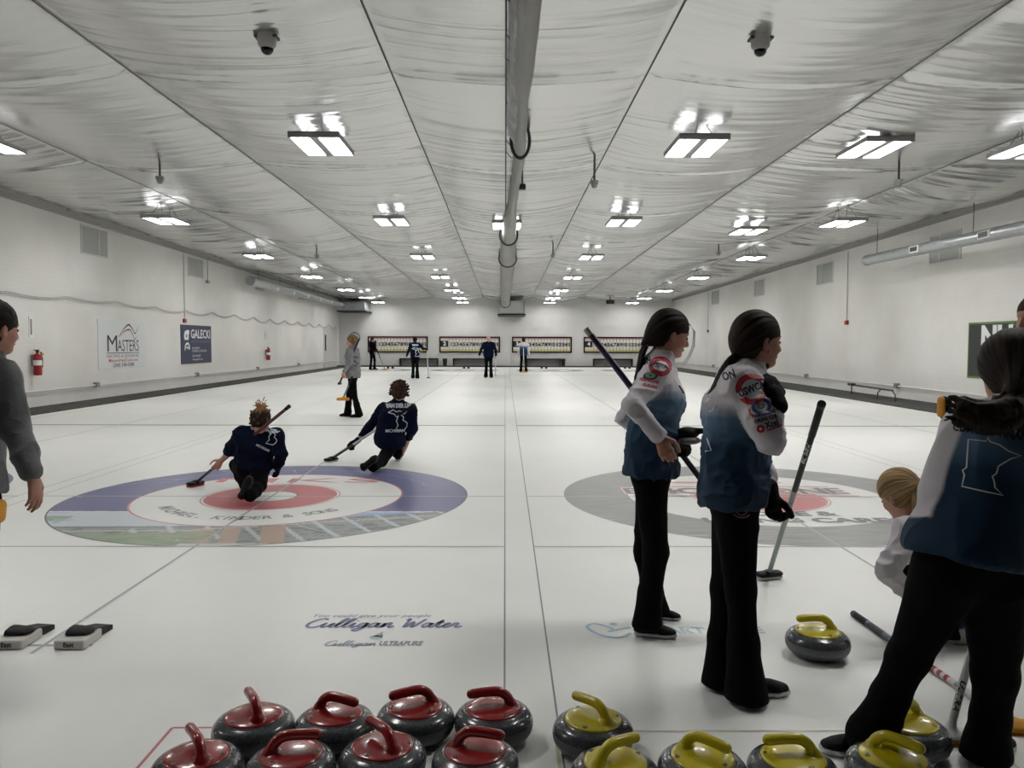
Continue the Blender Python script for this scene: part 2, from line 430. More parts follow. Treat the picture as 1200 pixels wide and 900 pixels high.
# ---- houses
def ring(name, c, y, r0, r1, m, z, seg=96):
    V, F = disc2d(r0, r1, seg); return build(name, [(c + a, y + b, z) for a, b in V], F, m, floor)
P = lambda r, g, b: ice_mat('ice_paint_%d_%d_%d' % (r, g, b), (r, g, b))
def photo_ring(c, y):
    nr, na = 26, 720; V = []; cols = []
    for i in range(nr + 1):
        r = 1.22 + (R12 - 1.22) * i / nr
        for k in range(na):
            a = 2 * math.pi * k / na; V.append((r * math.cos(a), r * math.sin(a)))
    V = np.array(V); x, q = V[:, 0], V[:, 1]
    C = np.zeros((len(V), 3)); C[:] = s2l((104, 106, 148))
    nz = noise3(np.stack([x * 1.2, q * 7, x * 0], -1), 3)
    nf = noise3(np.stack([x * 9, q * 30, x * 0], -1), 5)
    left = x < 0.45
    sky = (q < -0.66)
    C[sky] = s2l((200, 208, 216)); m = sky & (nz > 0.05); C[m] = s2l((176, 192, 210)); m = sky & (x > 0.8); C[m] = s2l((150, 180, 212))
    m = (q > -0.70) & (q < -0.66); C[m] = s2l((215, 219, 222))
    m = (x < -1.38) & (q < -0.85) & (q > -1.1) & (nf > -.4); C[m] = s2l((146, 166, 138))
    roof = -1.20 - 0.02 * np.abs(x); roofr = np.where(x > -0.2, -1.18 + 0.28 * (x + 0.2), roof)
    bld = q < roofr; C[bld] = s2l((128, 134, 134))
    m = bld & (q < roofr - 0.05); C[m] = s2l((150, 154, 153)); m = bld & (nf > 0.3); C[m] = s2l((118, 126, 126))
    m = bld & (x > -0.7) & (np.mod(x + q * 0.6, 0.30) < 0.045); C[m] = s2l((190, 200, 202))
    xs_ = x + (q + 1.5) * .25; m = bld & (q < roofr - 0.17) & (((xs_ > -.42) & (xs_ < -.34)) | ((xs_ > -.2) & (xs_ < .0)) | ((xs_ > .06) & (xs_ < .20)) | ((xs_ > .36) & (xs_ < .54))); C[m] = s2l((186, 162, 146))
    m = bld & (np.abs(q - (roofr - 0.15)) < 0.014); C[m] = s2l((196, 200, 198))
    gr = (q < -1.40 + 0.06 * x) & (x < -0.02 + 0.25 * nf); C[gr] = s2l((150, 164, 136)); m = gr & (nf > 0.1); C[m] = s2l((138, 154, 124))
    m = (q < -1.74 + 0.0 * x) & (x > -0.15) & (x < 0.5); C[m] = s2l((205, 206, 203))
    F = np.array([[i * na + k, i * na + (k + 1) % na, (i + 1) * na + (k + 1) % na, (i + 1) * na + k] for i in range(nr) for k in range(na)])
    F = F[:, ::-1]
    build('printed_outer_ring', np.stack([x + c, q + y, np.full(len(x), .0009)], -1), F, ice_mat('printed_ring', (200, 200, 200), True), floor, cols=C)
    V2, F2 = disc2d(1.822, 1.836, 160); build('ring_outline', [(c + a, y + b, .0013) for a, b in V2], F2, P(96, 98, 108), floor)
def house(c, y, outer, inner=(190, 96, 100), logo=True):
    if outer == 'photo': photo_ring(c, y)
    else: ring('outer_ring', c, y, 1.22, R12, ice_mat('brushed_grey_ring', outer), .0009, 128)
    return c
def arc_text(body, R, a0, a1, size, bold, c, y, m, bottom=True, sx=1.0):
    n = len(body)
    parts = []
    for i, ch in enumerate(body):
        if ch == ' ': continue
        a = a0 + (a1 - a0) * (i + .5) / n
        px, py = R * math.cos(a), R * math.sin(a); rot = a + math.pi / 2 if bottom else a - math.pi / 2
        parts.append(xf2d(text2d(ch, size, bold=bold), px, py, sx, 1, rot))
    V, F = merge2d(*[xf2d(p) for p in parts])
    build('ice_lettering', [(c + a, y + b, .0016) for a, b in V], F, m, floor)
def put_ice(p, c, y, m, name='ice_lettering', z=.0016): build(name, [(c + a, y + b, z) for a, b in p[0]], p[1], m, floor)
PR = P(200, 108, 112)
cB, cC = -2.19, 2.39
house(cB, TEE, 'photo')
ring('four_foot_ring', cB, TEE, 0.16 + .07, 0.60, PR, .0010); ring('ring_outline', cB, TEE, 0.62, 0.632, P(214, 140, 142), .0010)
ring('ring_outline', cB, TEE, 0.225, 0.24, P(120, 110, 112), .0012); ring('ring_outline', cB, TEE, 1.205, 1.222, P(206, 130, 134), .0011)
put_ice(text2d('MKS', .36, width=1.70), cB + .02, TEE + .84, P(208, 124, 128))
arc_text('MICHAEL, KINDER & SONS', 0.93, math.radians(211), math.radians(322), .17, .004, cB, TEE, P(150, 148, 150), True, 0.85)
# small faint swooshes printed on the blue band
sw = merge2d(*[xf2d(ribbon2d(catmull([(-.12, 0), (-.04, .03), (.03, -.02), (.13, .03)]), .018), 1.5 * math.cos(a), 1.5 * math.sin(a), 1, 1, a - math.pi / 2) for a in np.linspace(.45, 2.6, 13)])
put_ice(sw, cB, TEE, P(142, 145, 176))
# scratches in the ice
sc = []
rs = random.Random(5)
for i in range(46):
    x, y = rs.uniform(-4.2, 4.4), rs.uniform(3.6, 11); a = rs.uniform(0, 3.14); l = rs.uniform(.15, .8); b = rs.uniform(-.25, .25)
    sc.append(ribbon2d(catmull([(x, y), (x + l / 2 * math.cos(a), y + l / 2 * math.sin(a)), (x + l * math.cos(a + b), y + l * math.sin(a + b))]), .006))
V, F = merge2d(*sc); build('skid_marks', [(a, b, .0022) for a, b in V], F, ice_mat('skid_white', (228, 229, 228)), floor)['kind'] = 'stuff'
M_ring = ice_mat('grey_ring', (140, 141, 141))
nt = M_ring.node_tree; wv = nt.nodes.new('ShaderNodeTexNoise'); wv.inputs['Scale'].default_value = 1; wv.inputs['Detail'].default_value = 3
tc = nt.nodes.new('ShaderNodeTexCoord'); mp = nt.nodes.new('ShaderNodeMapping'); mp.inputs['Scale'].default_value = (3, 60, 1); nt.links.new(tc.outputs['Object'], mp.inputs[0]); nt.links.new(mp.outputs[0], wv.inputs['Vector'])
cr = nt.nodes.new('ShaderNodeValToRGB'); cr.color_ramp.elements[0].color = (*s2l((126, 127, 127)), 1); cr.color_ramp.elements[1].color = (*s2l((166, 167, 166)), 1); cr.color_ramp.elements[0].position = .3; cr.color_ramp.elements[1].position = .7
nt.links.new(wv.outputs['Fac'], cr.inputs[0]); nt.links.new(cr.outputs[0], nt.nodes['Principled BSDF'].inputs['Base Color'])
ring('outer_ring', cC, TEE, 1.22, R12, M_ring, .0009, 128)
ring('four_foot_ring', cC + .0, TEE - .04, 0.0, 0.60, PR, .0010, 96); ring('ring_outline', cC, TEE - .04, 0.615, 0.63, P(224, 170, 170), .0010)
KG = P(120, 118, 120); KR = P(206, 140, 142)
put_ice(text2d('BRICKSTONE', .40, width=2.16, bold=.012), cC - .15, TEE + .27, KG, z=.0020)
put_ice(text2d('BRICKSTONE', .40, width=2.19, bold=.04), cC - .15, TEE + .27, P(222, 206, 206), z=.0017)
for yy in (.02, .50): put_ice(([(-1.1, 0), (1.05, 0), (1.05, .035), (-1.1, .035)], [(0, 1, 2, 3)]), cC - .13 + (.06 if yy < .1 else -.04), TEE + yy, KR, 'ice_rule', z=.0018)
put_ice(merge2d(*[xf2d(disc2d(0, .1, 20), x, 0, 1.7, .5) for x in (-.75, -.42, .0, .42)]), cC - .1, TEE + .75, P(214, 158, 150), 'ice_ornament')
put_ice(text2d('HOME &', .23, width=.95, bold=.012), cC - .05, TEE - .75, KG); put_ice(text2d('LIVING CARE', .23, width=1.55, bold=.012), cC + .0, TEE - 1.0, KG)
for i, (a, b, c) in enumerate(SHEETS):       # outer sheets and the far ends
    if i in (0, 3):
        ring('outer_ring', c, TEE, 1.22, R12, P(104, 106, 148) if i == 0 else M_ring, .0009, 96); ring('four_foot_ring', c, TEE, 0.15, .61, PR, .001)
    ring('outer_ring', c, FTEE, 1.22, R12, P(122, 124, 130), .0009, 96); ring('four_foot_ring', c, FTEE, 0.15, .61, P(150, 110, 112), .001)
# ---- sponsor lettering near the hacks
LET = {'C': ([(1.6, 1.7), (1.25, 2), (.6, 1.75), (.15, .9), (.4, .15), (1, 0), (1.6, .35)], 1.6),
 'u': ([(0, .35), (.3, 1), (.25, .3), (.5, 0), (.9, .4), (1.1, 1), (1.05, .3), (1.3, 0), (1.5, .35)], 1.5),
 'l': ([(0, .35), (.5, 1.5), (.55, 2), (.25, 1.8), (.15, .5), (.4, 0), (.75, .35)], .75),
 'i': ([(0, .35), (.3, 1), (.25, .3), (.5, 0), (.75, .35)], .75),
 'g': ([(.9, .85), (.5, 1), (.15, .5), (.4, .05), (.8, .5), (.95, 1), (.8, -.3), (.4, -.8), (.15, -.45), (1.15, .35)], 1.15),
 'a': ([(.9, .85), (.5, 1), (.15, .5), (.4, .02), (.8, .5), (.95, 1), (.9, .3), (1.1, 0), (1.35, .35)], 1.35),
 'n': ([(0, .35), (.25, 1), (.25, 0), (.5, .8), (.8, 1), (.85, .3), (1.05, 0), (1.35, .35)], 1.35),
 'W': ([(0, 1.6), (.25, 1.95), (.35, 0), (.9, 1.3), (1.15, 0), (1.9, 1.9)], 2.0),
 't': ([(0, .35), (.45, 1.7), (.35, .3), (.6, 0), (.85, .35)], .85),
 'e': ([(0, .35), (.5, .6), (.5, 1), (.2, .8), (.15, .2), (.5, 0), (.9, .35)], .9),
 'r': ([(0, .35), (.25, 1), (.55, .85), (.5, .3), (.7, 0), (1.1, .35)], 1.1), ' ': ([], .8)}
def script2d(s_, width, h, w):
    x = 0; raw = []
    for ch in s_:
        p, adv = LET[ch]
        if p: raw.append([(q[0] + x + q[1] * .3, q[1]) for q in p])
        if ch == 'i': raw.append([(x + .3 + .42, 1.4), (x + .36 + .45, 1.5)])
        if ch == 't': raw.append([(x + .3, 1.1), (x + 1.1, 1.15)])
        x += adv
    k = width / x; ky = h / 2.0
    return merge2d(*[ribbon2d(catmull([(a * k - width / 2, b * ky) for a, b in p], 4), w) for p in raw])
def letter_on_ice(p, px, py, m): g = G(px, py); put_ice(p, g.x, g.y, m)
MB1 = P(140, 146, 178)
sp = G(447, 731)
letter_on_ice(script2d('Culligan Water', .80, .125, .018), 447, 735.5, P(112, 122, 160))
letter_on_ice(text2d('You could give your people', .065, width=.62, shear=.3, bold=.001), 435, 722, P(160, 166, 186))
letter_on_ice(script2d('Culligan', .25, .062, .009), 409, 757, P(160, 172, 190))
letter_on_ice(text2d('ULTRAPURE', .075, width=.21, bold=.004, shear=.2), 469, 754.5, P(138, 140, 146))
letter_on_ice(merge2d(disc2d(0, .032, 24, 0, 0, .8), ([(-.02, .01), (.03, .005), (.02, .075)], [(0, 1, 2)])), 441, 747, P(150, 172, 176))
hb = P(150, 186, 214)
letter_on_ice(merge2d(ribbon2d(catmull([(.10, -.06), (.03, -.12), (-.06, -.08), (-.11, .02), (-.07, .07), (-.01, .03), (.02, -.01)]), .018), ribbon2d(catmull([(-.01, -.04), (.05, -.01), (.11, .02)]), .018), disc2d(0, .02, 20, .03, .065)), 714, 737, hb)
letter_on_ice(text2d('HEART CARE', .12, width=.62, bold=.004), 822, 739, P(178, 200, 216))
# coloured boxes round the waiting stones
def frame_lines(x0, x1, y0, y1, m):
    strip('stone_box_line', x0, x1, y1 - .006, y1 + .006, m, .0012); strip('stone_box_line', x0 - .006, x0 + .006, y0, y1, m, .0014); strip('stone_box_line', x1 - .006, x1 + .006, y0, y1, m, .0014)
g0 = G(202, 853); frame_lines(g0.x, -.12, 1.6, g0.y, M_redline)
g0 = G(745, 857); frame_lines(g0.x - .3, 1.75, 1.6, g0.y, M_tan)
# ---- walls
structure(MB().box((XL - .2, -3.2, -.12), (XL, YB + .2, 5.0)).out('wall_left', M_wall))
structure(MB().box((XR, -3.2, -.12), (XR + .2, YB + .2, 5.0)).out('wall_right', M_wall))
structure(MB().box((XL, YB, -.12), (XR, YB + .2, 5.0)).out('wall_back', M_wallb))
structure(MB().box((XL, -3.2, -.12), (XR, -3.0, 5.0)).out('wall_front', mat('lounge_wall', (90, 88, 86), 0.8)))
structure(MB().box((XL, -3.0, 3.1), (XR, .7, 3.2)).out('ceiling_lounge', mat('lounge_ceiling', (120, 118, 115), 0.8)))
structure(MB().box((XL, .5, 3.1), (XR, .7, 4.7)).out('wall_lounge_header', M_dark))
structure(MB().box((XL, 47.66, 0), (XR, 47.72, .09)).out('trim_1', M_dark))
M_beam = mat('grey_wall_trim', (150, 149, 146), 0.6)
def zc(y): return float(ceil_z(y))
for nm, xa, xb in (('trim_2', XL, XL + .16), ('trim_3', XR - .12, XR)):
    vs = []
    for y in (0.7, 16, 32, YB):
        z = zc(y) - .03
        vs += [(xa, y, z - .14), (xb, y, z - .14), (xb, y, z + .14), (xa, y, z + .14)]
    fs = [(0, 1, 2, 3), (12, 15, 14, 13)]
    for i in range(3):
        for k in range(4): a = i * 4 + k; b = i * 4 + (k + 1) % 4; fs.append((a, a + 4, b + 4, b))
    structure(MB().add(vs, fs).out(nm, M_beam))
# ---- draped foil ceiling
SEAM = [XL, -7.18, -4.31, -1.32, 1.63, 4.57, 7.68, XR]
def ceiling():
    xs = np.concatenate([np.linspace(SEAM[i], SEAM[i + 1], 31)[:-1] for i in range(7)] + [[XR]])
    ys = np.arange(0.70, YB + .02, 0.03); ys[-1] = YB
    X, Y = np.meshgrid(xs, ys, indexing='ij')
    u = np.zeros_like(X); bay = np.zeros_like(X)
    for i in range(7):
        m = (X >= SEAM[i]) & (X <= SEAM[i + 1]); u[m] = (X[m] - SEAM[i]) / (SEAM[i + 1] - SEAM[i]); bay[m] = i
    sag = (1 - (2 * u - 1) ** 2)
    t = (Y - 9.04) / 4.57; ft = t - np.floor(t)
    N = lambda a, b, c, sd: noise3(np.stack([X * a + bay * 7.3, Y * b, X * 0 + c], -1), sd)
    billow = (1 - (2 * ft - 1) ** 2)
    Z = ceil_z(Y) - sag * (.15 + .08 * N(0, .45, 1, 1) + .06 * billow * (1 + N(0, .3, 5, 9)))
    edge = np.clip(sag * 1.6, 0.12, 1)
    wl = Y + .16 * sag * (1 + .6 * N(.3, .3, 2, 11)) * 1.0 + .05 * N(.9, .9, 0, 4)
    def NW(a, b, sd): return noise3(np.stack([X * a + bay * 3.1, wl * b, X * 0], -1), sd)
    amp = np.clip(.55 + .7 * N(.35, .35, 3, 6), .1, 1.3)
    Z = Z + amp * (.034 * NW(.3, 1.7, 21) + .022 * (1 - 2 * np.abs(NW(.35, 3.6, 22))) + .011 * (1 - 2 * np.abs(NW(.5, 7.5, 23))))
    # fine gathers that run out from each seam line and die away in mid bay
    ew = np.exp(-np.minimum(u, 1 - u) / .22); W2 = Y + .10 * np.sin(math.pi * u) * N(.5, .8, 4, 41) + .25 * (u - .5) * N(0, .6, 8, 42)
    g1 = noise3(np.stack([X * .45 + bay * 5.3, W2 * 11, X * 0], -1), 51); g2 = noise3(np.stack([X * .6 + bay * 2.3, W2 * 6.2, X * 0], -1), 52)
    Z = Z + (.0065 * (1 - 2 * np.abs(g1)) + .010 * (1 - 2 * np.abs(g2))) * (.25 + 1.0 * ew) * np.clip(.5 + 1.0 * N(.25, .5, 6, 43), .05, 1.4) * np.clip(np.minimum(u, 1 - u) / .03, 0, 1)
    # folded lap over each purlin
    dd = (wl - .16 - 9.04) / 4.57; fd = (dd - np.round(dd)) * 4.57
    Z = Z - .030 * np.exp(-(fd / .035) ** 2) * (0.4 + .6 * sag) - .02 * (fd > 0) * np.exp(-fd / .3)
    Z = np.where((u < 1e-6) | (u > 1 - 1e-6), ceil_z(Y), Z)
    V = np.stack([X, Y, Z], -1).reshape(-1, 3); nx, ny = X.shape
    i, j = np.meshgrid(np.arange(nx - 1), np.arange(ny - 1), indexing='ij'); a = (i * ny + j).ravel()
    F = np.stack([a, a + 1, a + ny + 1, a + ny], -1)
    m = mat('foil_ceiling', (206, 207, 205), rough=.24, metal=.85, spec=.5)
    nt = m.node_tree; b = nt.nodes['Principled BSDF']; tc = nt.nodes.new('ShaderNodeTexCoord'); mp = nt.nodes.new('ShaderNodeMapping'); mp.inputs['Scale'].default_value = (1.2, 9, 1)
    n = nt.nodes.new('ShaderNodeTexNoise'); n.inputs['Scale'].default_value = 2.2; n.inputs['Detail'].default_value = 6; n.inputs['Distortion'].default_value = .6
    nt.links.new(tc.outputs['Object'], mp.inputs[0]); nt.links.new(mp.outputs[0], n.inputs['Vector'])
    bp = nt.nodes.new('ShaderNodeBump'); bp.inputs['Strength'].default_value = .45; bp.inputs['Distance'].default_value = .006
    nt.links.new(n.outputs['Fac'], bp.inputs['Height']); nt.links.new(bp.outputs[0], b.inputs['Normal'])
    o = build('ceiling', V, F, m, None, True); structure(o)
    return X, Y, Z
CX, CY, CZ = ceiling()
def cz(x, y):
    i = np.argmin(np.abs(CX[:, 0] - x)); j = np.argmin(np.abs(CY[0] - y)); return float(CZ[i, j])
structure(MB().box((XL, .7, 4.75), (XR, YB, 4.85)).out('ceiling_roof_deck', M_dark))
for k, x in enumerate(SEAM[1:-1]):
    pts = [(x, y, zc(y) - .012) for y in np.linspace(.8, YB - .05, 40)]
    structure(MB().tube(pts, .0065, 6).out('trim_%d' % (4 + k), mat('seam_cable', (50, 50, 50), .6)))
# ---- wall windows (blocked-up openings)
M_pan = mat('grey_window_panel', (164, 166, 164), .5); M_pan2 = mat('pale_reveal', (206, 206, 202), .6)
def wall_window(n, side, y, w, z0, z1):
    x = XL if side < 0 else XR; s_ = -side
    o = MB().box((x, y - w / 2, z0), (x + s_ * .012, y + w / 2, z1)).out('window_%d' % n, M_pan)
    structure(o); f = MB()
    for a, b in (((y - w / 2 - .03, z0 - .03), (y + w / 2 + .03, z0)), ((y - w / 2 - .03, z1), (y + w / 2 + .03, z1 + .03)), ((y - w / 2 - .03, z0), (y - w / 2, z1)), ((y + w / 2, z0), (y + w / 2 + .03, z1)), ((y + w / 6, z0), (y + w / 6 + .02, z1))):
        f.box((x, a[0], a[1]), (x + s_ * .03, b[0], b[1]))
    f.out('window_frame', M_pan2, o)
k = 1
for y in (19.8, 26.2, 33, 39.7): wall_window(k, -1, y, 1.2, 3.62, 4.28 - .01 * (y - 19)); k += 1
for y in (18.6, 25.6, 32.2, 38.9): wall_window(k, 1, y, 1.25, 3.42, 4.05); k += 1
# door in the far left wall
yd0, yd1 = QX(379, 400, XL).y, QX(395, 400, XL).y
o = MB().box((XL, yd0, .03), (XL + .05, yd1 - .3, 2.35)).out('door_1', M_wallb); structure(o)
MB().box((XL + .05, yd0 + .15, 1.0), (XL + .1, yd0 + .28, 1.9)).out('door_handle', M_black, o)
# ---- pipes and wires on the walls
def wall_pipe(side, z, r, label, m):
    x = (XL + .07) if side < 0 else (XR - .07)
    root = empty('wall_conduit', (x, 24, z), label, 'pipe')
    MB().tube([(x, y, z) for y in np.linspace(1.2, YB - .1, 30)], r, 8).out('pipe', m, root, True)
    return root, x
lr, x = wall_pipe(-1, .38, .022, 'long white pipe running low along the left wall above the walkway', M_white)
for px, py in ((113, 452), (231, 440), (302, 433), (350, 428)):
    y = QX(px, py, x).y; MB().box((x - .05, y - .07, .33), (x + .06, y + .07, .45), .01).out('outlet_box', M_grey, lr)
rr, x = wall_pipe(1, .345, .018, 'long thin white pipe running low along the right wall', M_white)
for px, py in ((945, 440), (1051, 451), (836, 430)):
    y = QX(px, py, x).y; MB().box((x - .06, y - .07, .29), (x + .05, y + .07, .42), .01).out('outlet_box', M_grey, rr)
# wavy hanging cable
root = empty('slack_cable', (XL + .05, 24, 2.5), 'pair of wavy white cables sagging along the upper left wall', 'cable')
for dz in (0, -.035):
    pts = []
    for y in np.arange(14, YB - 1, .22):
        ph = (y - 14) / 2.25; s_ = abs(math.sin(math.pi * ph)); a = .035 + .06 * min(1, max(0, (y - 20) / 14))
        pts.append((XL + .05, y, 2.47 + .03 - a * 2 * s_ + dz + .02 * math.sin(y * .7)))
    MB().tube(pts, .010, 6).out('cable', mat('cable_grey', (168, 168, 164), .5), root, True)
def drop(side, px, ptop, pbot, label, boxm=M_red, boxs=.09):
    x = (XL + .03) if side < 0 else (XR - .03); a = QX(px, ptop, x); b = QX(px, pbot, x)
    r = empty('wall_alarm', (x, b.y, b.z), label, 'alarm')
    MB().tube([(x, b.y, min(a.z, zc(b.y) - .2)), (x, b.y, b.z)], .012, 6).out('conduit', M_pan, r, True)
    MB().box((x - .035, b.y - boxs, b.z - boxs * .7), (x + .035, b.y + boxs, b.z + boxs * .7), .012).out('call_box', boxm, r)
drop(-1, 216.5, 292, 376, 'small red alarm box on a thin conduit above the dark blue sign')
drop(1, 992, 296, 378, 'small red alarm box on a thin conduit on the right wall above the low rack')
drop(1, 829.5, 312, 388, 'small dark alarm box on a conduit, right wall, between the two standing players', mat('dark_red_box', (70, 40, 40), .5))
for px, p0, p1, nm in ((243.5, 304, 330, 'short grey conduit hanging beside the second left wall panel'),):
    x = XL + .05; a = QX(px, p0, x); b = QX(px, p1, x); r = empty('wall_conduit', b, nm, 'pipe')
    MB().tube([(x, b.y, a.z), (x, b.y, b.z)], .015, 6).out('pipe', M_pan, r); MB().box((x - .04, b.y - .08, b.z - .05), (x + .04, b.y + .12, b.z + .04)).out('junction_box', M_pan, r)
# ---- extinguishers
def extinguisher(px, py, label, plab):
    x = XL + .13; b = QX(px, py, x); r = empty('fire_extinguisher', (x, b.y, b.z), label, 'fire extinguisher')
    prof = [(.0, 0), (.075, .005), (.085, .03), (.085, .40), (.07, .45), (.03, .475), (.022, .50)]
    MB().lathe(prof, b, 20).out('cylinder', M_red, r, True)
    MB().lathe([(.0865, .22), (.0865, .33)], b, 20).out('paper_label', M_white, r, True)
    c = b + Vector((0, 0, .5)); MB().box(c + Vector((-.03, -.02, 0)), c + Vector((.03, .02, .05)), .006).box(c + Vector((-.015, -.13, .04)), c + Vector((.015, .06, .06)), .004).out('valve_handle', M_black, r)
    MB().tube([c + Vector((0, .02, .02)), c + Vector((.02, .1, 0)), c + Vector((.03, .13, -.15)), c + Vector((.03, .12, -.33))], .012, 8).out('hose', M_black, r, True)
    MB().box(b + Vector((-.12, -.03, .2)), b + Vector((-.07, .03, .45))).out('wall_bracket', M_grey, r)
    MB().tube([c + Vector((.0, .12, .0)), c + Vector((.0, .2, -.04))], [.02, .03], 8).out('nozzle', mat('yellow_tag', (200, 170, 60), .5), r, True)
    s_ = empty('extinguisher_sign', (XL, b.y, b.z + .9), plab, 'sign')
    MB().box((XL, b.y - .07, b.z + .82), (XL + .012, b.y + .07, b.z + 1.28)).out('sign_plate', M_white, s_)
    MB().box((XL + .012, b.y - .03, b.z + .88), (XL + .016, b.y + .03, b.z + 1.22)).out('arrow_mark', mat('sign_grey', (130, 125, 125), .5), s_)
extinguisher(44.5, 440, 'red fire extinguisher on the left wall beside the boy in grey', 'narrow vertical sign plate above the near fire extinguisher')
extinguisher(314.5, 422, 'small distant red fire extinguisher on the left wall right of the dark blue sign', 'narrow vertical sign plate above the distant fire extinguisher')
# ---- sponsor signs
def sign(side, y0, y1, z0, z1, mm, label, name='sponsor_sign'):
    x = XL if side < 0 else XR; s_ = -side
    r = empty(name, (x, (y0 + y1) / 2, z0), label, 'sign')
    MB().box((x, y0, z0), (x + s_ * .02, y1, z1), .004).out('sign_panel', mm, r)
    U = Vector((0, -s_ * -1, 0)) if side < 0 else Vector((0, -1, 0))
    O = Vector((x + s_ * .0215, (y0 + y1) / 2, (z0 + z1) / 2))
    return r, O, U, Vector((0, 0, 1))
r, O, U, V = sign(-1, 19.85, 22.45, .76, 2.02, mat('sign_white', (214, 217, 218), .45), 'white heating company sign with a black and red wave on the left wall')
K = mat('ink_black', (24, 24, 28), .5); RD = mat('ink_red', (160, 34, 42), .5); WH = mat('ink_white', (226, 228, 230), .5)
def put(p, m, nm, du=0, dv=0, N=Vector((1, 0, 0)), lift=0): flat(nm, xf2d(p, du, dv), O + N * lift, U, V, m, r)
put(merge2d(xf2d(text2d('M', .62, width=.52), -.60, .0), xf2d(text2d('ASTERS', .44, width=1.2), .28, -.05)), K, 'sign_lettering')
put(([(-.92, 0), (.9, 0), (.9, .018), (-.92, .018)], [(0, 1, 2, 3)]), K, 'underline', 0, -.235)
put(text2d('HEATING', .12, width=.70), RD, 'sign_lettering', -.56, -.31); put(text2d('& COOLING INC', .12, width=1.02), K, 'sign_lettering', .38, -.31)
put(text2d('MastersHeatCool.com', .125, width=1.6, bold=.001), RD, 'sign_lettering', 0, -.425); put(text2d('(260) 338-0388', .13, width=1.15, bold=.002), K, 'sign_lettering', 0, -.55)
def wave(pts, ws):
    c = catmull(pts, 6); Vv = []; Ff = []; n = len(c)
    for i, p in enumerate(c):
        w_ = ws * (.25 + math.sin(math.pi * i / (n - 1))) / 1.25; Vv += [(p[0], p[1] + w_ / 2), (p[0], p[1] - w_ / 2)]
    for i in range(n - 1): Ff.append((2 * i, 2 * i + 1, 2 * i + 3, 2 * i + 2))
    return Vv, Ff
put(wave([(-.25, .2), (.05, .42), (.32, .53), (.52, .42), (.68, .30), (.9, .5)], .05), K, 'wave_mark'); put(wave([(-.22, .2), (.05, .34), (.35, .40), (.52, .28), (.65, .14), (.8, .26)], .045), RD, 'wave_mark')
NV = mat('sign_navy', (38, 44, 76), .45)
r, O, U, V = sign(-1, 24.9, 27.45, .755, 2.01, NV, 'dark blue finance company sign with white lettering on the left wall')
put(text2d('GALECKI', .40, width=1.66, bold=.008), WH, 'sign_lettering', .34, .33); put(text2d('FINANCIAL MANAGEMENT', .12, width=1.6), mat('ink_blue', (90, 110, 160), .5), 'sign_lettering', .34, .09)
put(text2d('g', 1.0, width=.46, bold=.03), WH, 'emblem', -.85, .28)
put(ribbon2d(catmull([(-1.02, -.16), (-.9, .0), (-.7, .02), (-.62, -.14), (-.75, -.1), (-.95, -.12), (-1.0, -.2)]), .07), WH, 'emblem')
for t, yv in (('INVESTMENTS', -.13), ('PLANNING & CONSULTING', -.22), ('260.436.8525', -.38), ('www.galecki.com', -.49)):
    p = text2d(t, .10, width=.09 * len(t) * .65); xs = [q[0] for q in p[0]]; put(p, WH, 'sign_lettering', -.4 - min(xs), yv)
r, O, U, V = sign(1, 13.9, 17.55, .70, 1.93, mat('sign_black', (34, 36, 38), .45), 'black sign with green border and white and red letters on the right wall')
U = Vector((0, -1, 0)); GB = mat('ink_green', (98, 132, 58), .5); Nn = Vector((-1, 0, 0))
put(merge2d(*[([(a, b), (c, b), (c, d), (a, d)], [(0, 1, 2, 3)]) for a, b, c, d in ((-1.82, .575, 1.82, .61), (-1.82, -.61, 1.82, -.575), (-1.82, -.6, -1.785, .6), (1.785, -.6, 1.82, .6))]), GB, 'sign_border')
put(([(-.42, .6), (-.36, .6), (.3, .35), (.24, .35)], [(0, 1, 2, 3)]), GB, 'sign_border')
put(text2d('NUCO', .62, width=2.2, bold=.03), WH, 'sign_lettering', -.25, .28); put(text2d('I N', .50, width=.7, bold=.03), RD, 'sign_lettering', -1.0, -.10)
put(text2d('P', .3, width=.2, bold=.02), WH, 'sign_lettering', -1.3, -.37); put(disc2d(.08, .14, 24, -1.1, -.48), GB, 'sign_ornament')
